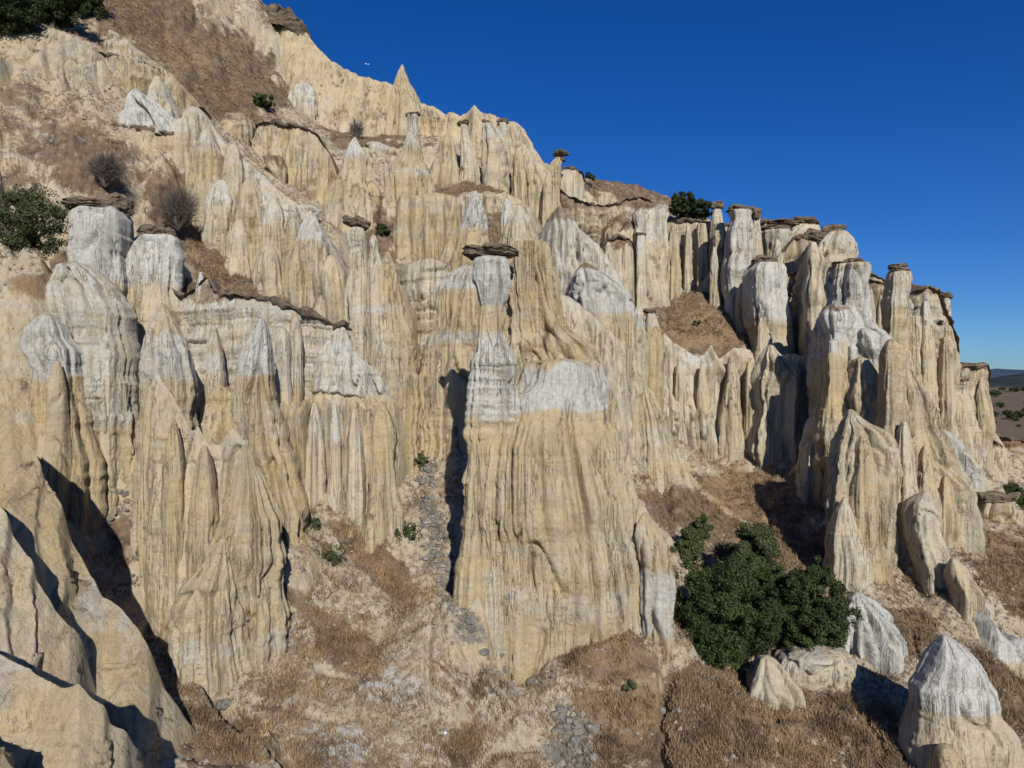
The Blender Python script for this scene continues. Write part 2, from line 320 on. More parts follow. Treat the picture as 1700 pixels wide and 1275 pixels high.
sp('hoodoo', 'stout white column under a brown cap, its left side black with shade', 96, [(438,1254,1288),(450,1244,1290),(500,1244,1292),(540,1248,1300),(585,1252,1310),(650,1250,1315),(720,1250,1320)], w=[(436,530,.85)], f=1.2, d=1.1, cap=[(1248,1292,425,440)])
cu('cliff', 'white and grey ribbed cliff linking the brown capped column and the dark bastion', [(1285,470),(1292,460),(1320,452),(1345,462),(1380,470),(1400,470)], [(1285,700),(1400,700)], [(1285,102),(1400,98)], pl=2.6, f=1.3, s=1.4, rim=1, col=2.5, th=6, batter=.04, w=[(460,540,.5)], ochre=.35, b=[(448,462,.8)])
sp('hoodoo', 'thin pale pillar with small brown knob before the ribbed cliff', 97, [(492,1306,1315),(500,1307,1315),(540,1306,1316),(585,1306,1318),(640,1304,1322)], cap=[(1302,1318,487,493)], f=.6, w=[(490,530,.4)])
# --- back cliff and its columns
cu('cliff', 'long cream back cliff with faint beds above the brown mound', [(1085,372),(1100,362),(1130,364),(1160,366),(1200,372),(1240,370),(1270,366),(1300,372),(1325,378),(1345,392)],
   [(1085,520),(1160,530),(1220,560),(1345,560)], [(1085,116),(1200,114),(1345,110)], pl=2.6, f=1.3, s=2.0, rim=1, col=2.5, th=8, batter=.03, w=[(395,450,.35)], ochre=.2, b=[(362,370,.6)])
cu('cliff', 'broken brown and cream cliff stepping down from the skyline at the saddle', [(905,300),(920,304),(945,326),(975,338),(1010,342),(1040,332),(1060,326),(1085,332),(1104,334),(1108,372)],
   [(905,460),(990,500),(1108,520)], [(905,112),(1000,112),(1108,114)], pl=2.6, f=1.2, s=2.4, rim=1, col=2.5, th=6, batter=.12, b=[(300,345,.8),(380,400,.5)], w=[(345,380,.45,1040,1110)])
cu('cliff', 'dark fluted buttress with brown domed top left of the thin round pillar', [(994,450),(1000,410),(1010,398),(1025,392),(1040,396),(1052,402),(1056,440)], [(994,540),(1056,540)], [(994,104),(1056,105)], free=1, pl=2.2, f=1.6, rim=1, th=4, b=[(385,410,.9)], w=[(410,470,.35)])
sp('hoodoo', 'thin round grey pillar capped by a brown plate against the cream cliff', 106, [(392,1057,1069),(420,1056,1070),(460,1056,1071),(500,1056,1072),(545,1052,1076)], cap=[(1053,1072,386,392)], f=.6, w=[(390,430,.5)])
sp('hoodoo', 'tall lumpy white column with flat brown cap breaking the back cliff rim', 104, [(352,1211,1240),(365,1214,1241),(385,1207,1242),(420,1206,1244),(460,1203,1242),(500,1206,1243),(540,1208,1244),(575,1206,1246)], cap=[(1206,1244,342,353)], w=[(350,520,.7)], f=1.1, d=.9)
sp('hoodoo', 'narrow pillar with cubic brown cap right beside the tall lumpy column', 104.5, [(362,1250,1262),(375,1251,1260),(395,1246,1262),(430,1244,1264),(500,1242,1268)], cap=[(1244,1263,344,363)], w=[(362,400,.5)], f=.8)
sp('hoodoo', 'stubby block with a flat cap on the rim next to the dark green bush', 112, [(348,1184,1197),(358,1182,1199),(380,1180,1200)], cap=[(1180,1202,334,346)], w=[(345,362,.3)], f=.6)
sp('hoodoo', 'wide skyline ledge topped by a long flat brown slab', 112, [(374,1320,1354),(385,1300,1354),(405,1290,1352),(430,1288,1350)], cap=[(1276,1330,366,375),(1310,1358,362,373)], ochre=.2, f=.8)
sp('hoodoo', 'massive dark bastion with craggy cap at the cliff corner', 96, [(386,1376,1402),(400,1360,1404),(430,1340,1408),(470,1328,1412),(520,1324,1412),(580,1324,1412)], cap=[(1366,1403,372,388),(1334,1372,382,398)], f=1.2, d=1.1, n=3.6, ochre=.2, w=[(390,420,.4)])
sp('rock_spire', 'rounded buff knob lit inside the shadow of the dark bastion', 90, [(402,1346,1354),(415,1341,1360),(430,1340,1366),(450,1342,1360),(470,1338,1362),(500,1336,1366)], ochre=.4, f=.7, w=[(400,420,.3)])
sp('rock_spire', 'brown crusted shoulder stepping down behind the dark bastion', 100, [(400,1402,1410),(408,1398,1416),(430,1398,1418),(480,1398,1420)], b=[(398,412,.9)], f=.7, ochre=.2)
sp('hoodoo', 'twin legged white hoodoo under a wide brown roof above the black hollow', 78, [(440,1390,1436),(450,1388,1436),(470,1384,1434),(500,1384,1436),(520,1372,1438),(548,1366,1446),(560,1364,1456),(585,1362,1470),(600,1368,1468),(640,1368,1466),(710,1366,1466)], cap=[(1380,1412,434,442),(1402,1439,430,441)], w=[(455,590,.85)], f=1.3, s=.5, d=.9)
sp('rock', 'pale angular boulder wedged on the shoulder below the twin legged hoodoo', 74, [(546,1428,1440),(556,1422,1456),(570,1424,1470),(584,1430,1468),(594,1440,1460)], w=[(540,600,.95)], f=.4, d=.8)
sp('rock', 'round white boulder perched over the black hollow', 73.5, [(508,1372,1400),(518,1366,1412),(532,1366,1414),(545,1370,1408),(556,1376,1402)], w=[(500,560,.9)], b=[(505,512,.8)], f=.4, d=.8)
cu('cliff', 'small recessed cliff with thin pillars behind the twin legged hoodoo', [(1428,455),(1440,462),(1465,470),(1480,478)], [(1428,600),(1480,600)], [(1428,92),(1480,92)], pl=2.6, f=1.2, s=1, rim=1, col=2.5, th=4, batter=.03, ochre=.3, b=[(455,475,.7)])
sp('hoodoo', 'straight cream tower crowned by two stacked brown plates', 82, [(452,1478,1507),(462,1475,1508),(475,1478,1506),(500,1474,1508),(550,1472,1511),(600,1466,1520),(680,1462,1528)], cap=[(1474,1502,438,446),(1476,1510,444,454)], w=[(455,512,.5)], ochre=.25, f=.9, s=.8)
cu('cliff', 'great sunlit cream bastion with beds and brown crown at the right end', [(1508,520),(1511,488),(1520,480),(1540,476),(1556,480),(1562,500),(1570,520),(1578,535),(1588,556),(1592,580),(1602,604)],
   [(1508,705),(1602,712)], [(1508,91),(1540,90),(1602,93)], pl=.9, f=1.1, s=1.8, rim=1, th=12, mesa=2.2, batter=.04, ochre=.35, w=[(500,550,.45),(560,640,.15)], b=[(474,488,.7)])
sp('hoodoo', 'slim outlying stack with dark cap at the right end of the rim', 97, [(494,1566,1576),(510,1566,1577),(550,1566,1579)], cap=[(1560,1580,484,494)], f=.5, ochre=.2)
cu('cliff', 'lowest cream cliff block at the far right end under a brown slope', [(1590,615),(1600,606),(1625,608),(1645,602),(1648,640)], [(1590,705),(1648,708)], [(1590,98),(1648,101)], pl=.9, f=1.0, s=1.6, rim=1, th=12, mesa=2.6, batter=.02, w=[(612,680,.3)], b=[(600,612,.8)])
sp('hoodoo', 'little knobbed pinnacle with dark cap in front of the lowest cliff block', 93, [(634,1590,1604),(645,1592,1602),(660,1588,1606),(690,1586,1612),(712,1582,1622)], cap=[(1583,1608,627,634)], f=1, ochre=.1)
sp('rock_spire', 'short stub pinnacle at the base of the great sunlit bastion', 89, [(645,1540,1550),(660,1540,1551),(700,1536,1556),(715,1534,1558)], f=.8)
# --- big right-hand group
sp('rock_spire', 'broad shaded pyramid deep in the black hollow', 74, [(642,1402,1410),(655,1390,1420),(671,1369,1428),(700,1346,1444),(760,1334,1446),(830,1328,1446)], f=1.1, d=.5)
sp('rock_spire', 'dark weathered pillar with rounded head, in half shade', 67, [(564,1475,1485),(576,1468,1492),(600,1464,1497),(650,1462,1500),(700,1460,1502),(760,1456,1508)], f=.9, b=[(540,800,.52)])
sp('rock_spire', 'pale tapering spire sloping down to the right edge of the big front massif', 69, [(613,1498,1510),(640,1492,1519),(670,1486,1530),(700,1478,1541),(740,1462,1558),(780,1452,1578),(812,1450,1592),(850,1450,1606),(890,1450,1606),(925,1450,1580)], f=1.3, d=.5, ochre=.1)
sp('rock_tower', 'big smooth sunlit buttress with a pointed left shoulder and grooved flank', 63, [(680,1409,1416),(700,1402,1432),(716,1398,1462),(750,1389,1482),(800,1380,1488),(860,1374,1490),(905,1378,1488),(940,1396,1480)], f=1.3, d=.5, n=2.8)
sp('rock_fin', 'low rounded toe with shaded left face at the bottom of the sunlit buttress', 60.5, [(826,1400,1406),(850,1386,1414),(880,1380,1424),(915,1382,1436),(945,1396,1440)], f=.8)
sp('rock_fin', 'sharp small fin with black left side right of the sunlit buttress', 60, [(815,1534,1538),(832,1512,1542),(850,1508,1548),(880,1508,1554),(916,1516,1564),(948,1528,1578)], f=1.2)
sp('rock', 'lone triangular stump on the pale slope at the right', 57, [(927,1580,1586),(936,1577,1596),(955,1576,1608),(985,1588,1625)], f=.8)
# --- far right terraces
cu('rock_wall', 'chalk white apron sloping down from the great bastion', [(1552,718),(1560,710),(1580,716),(1600,745),(1618,772),(1630,790)], [(1552,800),(1590,815),(1630,830)], [(1552,84),(1630,84)], free=1, pl=1.2, f=1.5, batter=.5, th=3, w=[(705,800,.95)])
cu('cliff', 'low brown topped cliff block beside the white apron', [(1606,740),(1615,730),(1640,728),(1660,738),(1672,765)], [(1606,790),(1672,805)], [(1606,98),(1672,100)], pl=1.6, f=1.4, s=1.6, rim=1, th=5, b=[(725,740,.9)], ochre=.2)
cu('cliff', 'ragged far ledge with dark hollows at the right edge of the photo', [(1640,716),(1660,722),(1690,730),(1760,735),(1860,760)], [(1640,790),(1700,815),(1860,850)], [(1640,118),(1860,122)], pl=2.2, f=1.4, s=1.8, rim=1, th=6, b=[(715,745,.8)], w=[(750,780,.35)])
cu('rock_wall', 'small white and tan ribbed step left of the flat capped block', [(1588,802),(1600,788),(1620,786),(1640,800),(1648,830)], [(1588,850),(1620,866),(1648,872)], [(1588,82),(1648,82)], free=1, pl=1.6, f=1.4, th=3, w=[(785,812,.7)])
sp('hoodoo', 'flared tan block under a broad flat brown slab near the right edge', 80, [(832,1634,1676),(845,1630,1680),(860,1626,1688),(874,1622,1697)], cap=[(1616,1682,817,832)], f=1.4, d=.5, n=3)
# --- bottom right
sp('rock_spire', 'large white peaked spire with tan skirt in the bottom right corner', 42, [(1055,1564,1574),(1066,1558,1590),(1087,1549,1606),(1110,1536,1624),(1136,1522,1642),(1150,1517,1645),(1180,1516,1648),(1205,1515,1670),(1225,1512,1680),(1290,1505,1692),(1330,1500,1700)], w=[(1050,1156,1.2)], f=.9, d=.6, star=.10, amp=.6)
sp('rock', 'pale rounded toe at the foot of the large white peaked spire', 39.5, [(1238,1562,1580),(1248,1556,1590),(1275,1552,1600),(1320,1550,1606)], f=.6)
sp('rock_spire', 'crinkled blue white ridge right of the big dark oaks', 53, [(985,1416,1428),(1000,1406,1444),(1024,1398,1466),(1055,1394,1482),(1090,1392,1486),(1116,1394,1484)], w=[(970,1140,1.0)], f=2.0, star=.7, d=.5, n=2.2)
sp('rock_spire', 'small white knob beside the crinkled blue white ridge', 54, [(1010,1452,1462),(1028,1446,1474),(1060,1442,1488),(1090,1440,1492)], w=[(990,1100,1.0)], f=2.0, star=.7)
sp('rock_spire', 'crumbling tan tongue of rock below the largest oak', 47.5, [(1092,1262,1284),(1110,1252,1300),(1145,1244,1312),(1180,1250,1308),(1206,1268,1294)], f=1.7, star=.7, d=.5)
sp('rock_wall', 'crumbling low tan scarp under the right hand oak', 49.6, [(1080,1300,1404),(1094,1290,1416),(1120,1284,1424),(1150,1286,1426),(1168,1290,1424)], f=1.2, star=.1, amp=.6, d=.25, n=3.4, w=[(1078,1104,.45)])
cu('rock_wall', 'blue white knobbly crest above a fluted tan wall at the lower right edge', [(1610,1050),(1620,1022),(1640,1018),(1660,1050),(1675,1062),(1690,1060),(1720,1075),(1800,1110)], [(1610,1080),(1660,1130),(1700,1170),(1800,1200)], [(1610,56),(1800,52)], pl=1.4, f=1.5, batter=.25, th=3, w=[(1010,1088,.95)])
cu('rock_wall', 'yellowish cream scarp above the shadow of the white peaked spire', [(1512,1020),(1525,1006),(1560,1004),(1600,1012),(1625,1025)], [(1512,1030),(1560,1050),(1625,1070)], [(1512,58),(1625,57)], pl=.5, f=.8, batter=.5, th=2.5, w=[(1000,1060,.4)])
# --- skyline and upper centre
cu('cliff', 'smooth yellow skyline ridge wall falling to the right', [(415,30),(440,22),(470,24),(500,42),(522,72),(545,96),(575,116),(600,126),(632,135),(655,140),(700,172),(722,177),(738,189),(750,186),(765,193),(776,186),(787,174),(803,189),(812,187),(835,199),(858,204),(875,219),(890,241),(905,256),(920,290)],
   [(415,160),(480,190),(540,225),(600,240),(700,250),(800,270),(920,330)], [(415,140),(600,134),(920,122)], pl=1.6, f=1.0, s=.5, batter=.35, th=10, ochre=.55, w=[(200,240,.3,420,620)], drop=4)
sp('rock_spire', 'sharp isolated pinnacle rising above the yellow skyline ridge', 130, [(107,667,669),(120,662,674),(140,657,682),(165,650,695),(200,642,708),(240,635,715)], ochre=.35, f=.6, w=[(105,130,.3)])
cu('rock', 'dark craggy outcrop on the summit at the top edge', [(380,-30),(400,-16),(425,-4),(440,8),(458,6),(472,14),(484,14),(494,28),(503,32),(508,46)], [(380,-8),(400,4),(425,14),(440,26),(470,30),(490,40),(508,54)], [(380,141),(508,136)], free=1, nb=1, ext=1.5, batter=.3, pl=1, f=1.6, s=2, th=4, b=[(-60,90,1.3)], dark=1)
sp('hoodoo', 'little capped pillar below the sharp skyline pinnacle', 112, [(192,676,695),(205,677,693),(222,674,696),(250,672,700)], cap=[(673,698,187,193)], w=[(190,225,.6)], f=.7)
sp('rock_spire', 'broad grey ribbed column left of three small capped columns', 106, [(224,738,748),(240,730,756),(265,724,760),(300,718,762),(330,715,764)], f=1.2, w=[(222,240,.25)])
sp('hoodoo', 'leftmost of three small capped columns below the skyline', 107, [(208,764,776),(225,765,780),(250,765,788),(290,764,796),(330,762,800)], cap=[(759,780,200,208)], f=1, w=[(208,225,.4)])
sp('hoodoo', 'middle capped column, broad and pitted, with a black slot on its left', 106, [(206,803,816),(220,804,830),(235,803,836),(260,803,842),(292,801,845),(325,800,850)], cap=[(800,815,199,206)], f=1, w=[(206,235,.6)])
sp('hoodoo', 'rightmost capped column merging into the yellow ridge', 110, [(205,829,841),(220,830,842),(250,829,845),(290,826,850)], cap=[(826,845,196,205)], f=.6, w=[(205,225,.5)])
sp('rock_spire', 'buff domed shoulder at the right end of the skyline ridge', 114, [(204,846,858),(215,840,868),(235,838,880),(262,838,894),(300,838,902),(330,838,906)], ochre=.45, f=1.1)
sp('rock_spire', 'round cream column above the red brown saddle', 103, [(250,856,864),(262,853,870),(300,851,874),(340,850,878)], f=.8, w=[(248,262,.3)])
sp('rock_spire', 'ribbed pale columns fused together left of the skyline mushroom rock', 104, [(268,880,890),(285,876,905),(320,873,914),(365,872,916)], f=1.4, d=.6)
sp('hoodoo', 'mushroom shaped skyline rock with stacked overhanging brown plates', 112, [(262,922,932),(270,914,932),(280,908,930),(300,904,928),(330,902,930)], cap=[(918,944,250,258),(922,939,262,268)], f=.6, d=.8)
cu('cliff', 'low crusty skyline ledge with hanging drips right of the mushroom rock', [(928,286),(936,278),(950,279),(968,284),(972,296)], [(928,300),(972,304)], [(928,116),(972,118)], pl=1.0, f=.8, rim=1, th=4, b=[(276,284,.8)], ochre=.2)
cu('cliff', 'tan fluted block with rounded top in the upper left centre', [(412,215),(420,200),(450,202),(480,208),(510,212),(530,225),(545,250),(556,290)], [(412,300),(470,330),(520,345),(556,350)], [(412,98),(556,94)], pl=1.1, f=1.4, rim=1, th=5, batter=.08, ochre=.2, s=.4)
sp('rock_spire', 'pointed spire with snow white tip above a wide tan skirt', 92, [(228,587,591),(240,581,596),(258,574,604),(285,568,607),(320,556,612),(360,545,618),(430,535,625)], w=[(226,262,.85)], f=1, ochre=.15)
sp('rock_spire', 'white tipped cone above the tall ridged massif', 96, [(223,681,685),(235,676,691),(255,668,698),(275,655,706),(292,643,714),(330,645,718),(380,645,720)], w=[(222,245,.8),(284,294,.5)], f=1, ochre=.2)
cu('rock_wall', 'tall ridged massif with a black slit, left of the small green bush', [(648,400),(655,330),(665,318),(680,325),(700,322),(730,320),(755,324),(765,350),(770,400)], [(648,440),(700,450),(770,450)], [(648,88),(770,88)], free=1, pl=1.8, f=1.4, th=4, batter=.1, s=.5, w=[(322,350,.35),(380,392,.4)])
sp('rock_spire', 'white peaked cone left of the brown streak of scrub', 82, [(317,787,792),(335,779,800),(355,773,806),(372,768,810),(374,766,810),(400,760,812),(440,752,818)], w=[(316,373,.9)], f=.9, ochre=.15)
sp('rock_spire', 'left half of the grey twin peaks behind the slab topped hoodoo', 76, [(330,838,844),(345,834,852),(370,831,862),(400,832,870),(450,832,880)], w=[(330,375,.65)], f=1.2)
sp('rock_spire', 'right half of the grey twin peaks behind the slab topped hoodoo', 75, [(342,858,866),(358,852,876),(385,845,886),(420,840,900),(480,838,912)], w=[(340,370,.5)], f=1.2)
cu('rock_wall', 'white and grey ribbed ridge descending to the right behind the central tower', [(888,430),(896,385),(908,362),(927,341),(945,352),(960,380),(980,396),(995,410),(1025,450),(1046,492),(1052,520)], [(888,540),(960,545),(1052,575)], [(888,79),(1052,76)], free=1, pl=1.5, f=1.6, batter=.25, th=4, w=[(340,540,.55),(340,540,.25,940,1050)], b=[(338,364,.7,895,950)])
sp('rock_spire', 'squat chalky dome with brown tip on the descending ribbed ridge', 72, [(436,968,974),(450,958,990),(470,952,1020),(500,950,1044),(540,955,1050)], w=[(448,520,.9)], b=[(434,448,.8)], f=1, d=.5)
sp('hoodoo', 'small white block with two brown plates, left of the brown mound', 80, [(508,1032,1052),(518,1028,1060),(535,1026,1068),(570,1020,1075)], cap=[(1024,1052,500,509)], w=[(505,540,.9)], f=.6)
sp('hoodoo', 'tiny capped hoodoo with swollen neck at the left foot of the brown mound', 84, [(520,1074,1086),(530,1072,1091),(545,1070,1094),(570,1068,1098)], cap=[(1067,1090,512,520)], w=[(520,540,.6)], f=.6, ochre=.4)
cu('rock_wall', 'dark striped gully flank dropping right from the grey column', [(905,500),(920,480),(945,492),(980,520),(1020,556),(1058,592),(1064,640)], [(905,600),(960,640),(1010,690),(1064,720)], [(905,66),(1064,72)], free=1, pl=1.6, f=1.8, batter=.3, nb=1, th=3, ochre=.35, b=[(480,620,.25)])
# --- upper left
cu('cliff', 'pale weathered face stepping down from the left ridge toward the centre', [(295,200),(312,185),(330,178),(350,205),(372,235),(395,255),(430,285),(470,322),(500,342),(520,362),(542,392),(560,430),(578,475),(582,500)],
   [(295,330),(350,390),(420,450),(470,490),(530,520),(582,530)], [(295,84),(430,78),(582,74)], pl=1.6, f=1.2, s=.9, batter=.25, th=5, w=[(200,300,.45),(330,430,.45)], ochre=.15)
cu('rock_wall', 'cracked cream ledge with dark overhang below the top left trees', [(130,80),(150,84),(185,92),(225,102),(262,112),(284,140),(290,160)], [(130,150),(180,150),(240,160),(290,185)], [(130,86),(290,88)], pl=.9, f=1.2, s=2.2, rim=1, th=4, b=[(92,104,.4)], w=[(80,100,.3)])
cu('rock_wall', 'tan drip stained bluff under the top left trees', [(20,100),(60,50),(90,45),(120,60),(150,80),(160,100)], [(20,130),(100,170),(160,190)], [(20,80),(160,84)], pl=.8, f=1.2, th=4, batter=.4, w=[(40,140,.35)], ochre=.2)
sp('rock', 'bare white triangular slab on the upper left slope', 80.5, [(148,222,230),(165,212,252),(185,203,278),(205,196,300),(214,200,306)], ext=1.2, w=[(140,225,.95)], b=[(190,225,.3)], f=.4, d=.35, n=3)
cu('rock_wall', 'shadowed ledge and low cliff under the white triangular slab', [(168,205),(190,208),(230,214),(270,220),(304,225),(316,245),(322,280)], [(168,215),(230,250),(290,300),(322,310)], [(168,78),(322,80)], pl=.8, f=1.2, s=1.2, rim=1, th=3, b=[(200,222,.5)], ochre=.1)
sp('hoodoo', 'square white block beneath a long rusty slab by the left tree', 62, [(350,138,210),(362,128,213),(400,126,214),(440,134,214),(470,140,212)], w=[(345,470,.95)], cap=[(110,190,334,349),(160,222,328,358)], f=.8, d=.8, n=3.5)
sp('hoodoo', 'white lump with arched brown slab in a black cleft at left', 63, [(392,245,284),(405,230,290),(430,224,292),(470,222,292)], w=[(390,470,.8)], cap=[(232,284,374,396),(272,292,380,396)], f=1.0, d=.7)
cu('rock_wall', 'thin tilted brown ledges crossing the left slope', [(330,410),(345,400),(385,402),(418,412),(424,425)], [(330,425),(424,440)], [(330,76),(424,77)], pl=.4, f=.8, s=1.5, rim=1, th=3, b=[(398,414,.8)])
sp('rock', 'small rusty boulder cluster above the big rounded white block', 58, [(455,84,100),(462,78,118),(474,80,122),(486,88,112)], b=[(450,490,.8)], f=1, d=.7)


sp('rock_spire', 'low white knob on the brown patch above the layered cliff', 62, [(452,331,337),(462,329,339),(480,326,342)], w=[(450,475,1.0)], f=.4)
sp('rock_spire', 'grey column half buried in the layered cliff, left of the white headed spire', 58, [(545,352,360),(570,346,366),(620,345,370),(670,342,374)], w=[(590,620,.7)], f=1, nb=1)
sp('rock_spire', 'grey rounded pilaster right of the white headed spire', 58.5, [(545,462,474),(560,459,480),(620,458,482),(665,458,484)], w=[(545,650,.4)], f=.8, nb=1)
sp('rock_spire', 'second rounded grey pilaster beside the white angular bluff', 59.5, [(520,484,494),(550,482,502),(640,480,504)], w=[(520,640,.45)], f=.8, nb=1)
sp('rock', 'broken rock pair with dark undersides on the pale upper slope', 92, [(262,440,470),(272,444,476),(286,452,474),(300,462,472)], b=[(258,276,.7)], f=1.2)
sp('rock', 'dark edged boulder heap left of the tan fluted block', 98, [(195,382,410),(205,376,418),(218,384,416)], b=[(190,206,.6)], f=1.2)
sp('rock_spire', 'small pale pyramid on the slope right of the tall broad tan tower', 86, [(400,745,750),(420,736,758),(450,728,768)], f=1, ochre=.2)
sp('rock_spire', 'slender sunlit rib left of the mushroom rock, below the ridge', 101, [(292,906,912),(310,902,914),(350,900,916),(372,898,918)], f=.8)
sp('rock_tower', 'cream angular block under brown crust beneath the saddle', 108, [(340,1060,1104),(352,1052,1106),(380,1056,1106),(410,1070,1104),(440,1072,1104)], w=[(345,400,.55)], b=[(335,346,.9)], f=.8, n=3.4, d=.5)
sp('rock_spire', 'domed brown topped stub above the thin round pillar', 110, [(362,1020,1040),(372,1010,1052),(392,1006,1056),(420,1006,1058)], b=[(360,380,.9)], f=1.3)
sp('hoodoo', 'white stub under a brown crust right of the narrow cubic capped pillar', 107, [(384,1272,1308),(400,1271,1310),(425,1272,1311),(460,1270,1312)], cap=[(1266,1314,374,385)], w=[(384,410,.6)], f=1.3, n=3, d=.5)
sp('rock_spire', 'tall grey pilaster left of the tall lumpy white column', 108, [(372,1186,1200),(390,1184,1204),(450,1183,1205),(520,1180,1208),(560,1178,1210)], f=1.2, w=[(372,450,.3)])
sp('rock_spire', 'cream pilaster on the back cliff above the middle of the brown mound', 113, [(372,1160,1170),(400,1158,1174),(470,1157,1176),(530,1155,1180)], f=1.2)
sp('rock_spire', 'slim pilaster dividing the great sunlit bastion near its right side', 90, [(560,1566,1574),(590,1562,1582),(650,1560,1588),(712,1556,1592)], f=1.3, nb=1)
sp('rock_spire', 'rounded ochre pilaster at the left edge of the great sunlit bastion', 88, [(525,1514,1526),(560,1510,1532),(620,1508,1536),(700,1505,1540)], ochre=.4, f=1.2, nb=1)
sp('rock_spire', 'ribbed shoulder between the shaded pillar and the straight cream tower', 75, [(600,1500,1512),(640,1494,1520),(700,1486,1532)], f=1.3, nb=1)
sp('rock_spire', 'pale ribbed buttress below the round white boulder', 72, [(566,1374,1392),(590,1370,1400),(640,1366,1406),(700,1362,1412),(760,1358,1420)], w=[(560,585,.7)], f=1.4, nb=1)
sp('rock_spire', 'sunlit ridge under the pale angular boulder', 71, [(596,1420,1440),(620,1412,1456),(660,1408,1466),(720,1402,1476)], f=1.4, nb=1)
sp('rock_spire', 'narrow black sided blade at the left side of the central tower foot', 49.5, [(790,800,812),(830,796,822),(900,794,830),(980,794,834),(1060,800,836)], f=1.3, nb=1)
sp('rock_spire', 'fluted pale rib descending from the cracked cream ledge', 83, [(128,258,266),(150,254,280),(180,250,292),(200,248,300)], f=1.2, w=[(128,170,.4)])
sp('rock_spire', 'rounded grey rib of the left ridge above the pale weathered face', 82, [(180,318,330),(200,312,344),(240,306,356),(290,304,366)], f=1.2, w=[(180,230,.5)], nb=1)

cu('cliff', 'ribbed cream wall running behind the bastion and the twin legged hoodoo', [(1232,470),(1250,440),(1290,430),(1318,395),(1330,392),(1345,398),(1400,420),(1420,432),(1440,452),(1480,468),(1512,488),(1520,500)], [(1232,640),(1520,660)], [(1232,104),(1330,102),(1400,99),(1520,95)], pl=2.6, f=1.5, s=1.2, rim=1, col=2.5, th=6, batter=.03, ochre=.25, b=[(390,405,.5)], w=[(440,520,.35)])
cu('cliff', 'ribbed tan wall closing the back of the black hollow', [(1296,600),(1310,585),(1350,592),(1390,600),(1430,610),(1460,620)], [(1296,790),(1380,815),(1460,830)], [(1296,86),(1460,80)], pl=2.2, f=1.6, th=4, batter=.08, ochre=.15, nb=1)
cu('cliff', 'fluted band of tan rock joining the tall towers left of the gully', [(575,470),(600,440),(640,450),(665,470),(690,520)], [(575,700),(690,760)], [(575,69),(690,71)], pl=1.8, f=1.6, th=5, batter=.1, nb=1)
cu('rock_wall', 'low ribbed tan wall under the white shouldered spire and the layered cliff', [(300,640),(330,655),(365,640),(400,660),(460,650),(500,670)], [(300,760),(400,800),(500,830)], [(300,57),(500,58)], pl=1.6, f=1.6, th=4, batter=.15, nb=1)
cu('rock_wall', 'broken rib of pale rock on the slope between the two white capped blocks', [(212,400),(228,388),(240,400),(296,430),(330,470),(345,500)], [(212,470),(345,540)], [(212,66),(345,67)], pl=1.5, f=1.6, s=1.2, th=4, batter=.2, nb=1, w=[(400,440,.4)])
cu('rock_wall', 'pale fluted ledges along the top of the left ridge crest', [(160,34),(200,56),(232,84),(262,104),(290,128),(318,160)], [(160,60),(250,120),(318,200)], [(160,88),(318,88)], pl=1.4, f=1.6, s=1.2, th=4, batter=.3, w=[(30,130,.4)])
cu('cliff', 'rough face of small ribs under the red brown saddle', [(735,335),(760,322),(800,318),(850,322),(890,350),(900,372)], [(735,400),(900,430)], [(735,94),(900,94)], pl=1.6, f=1.6, s=1, th=4, batter=.2, nb=1)
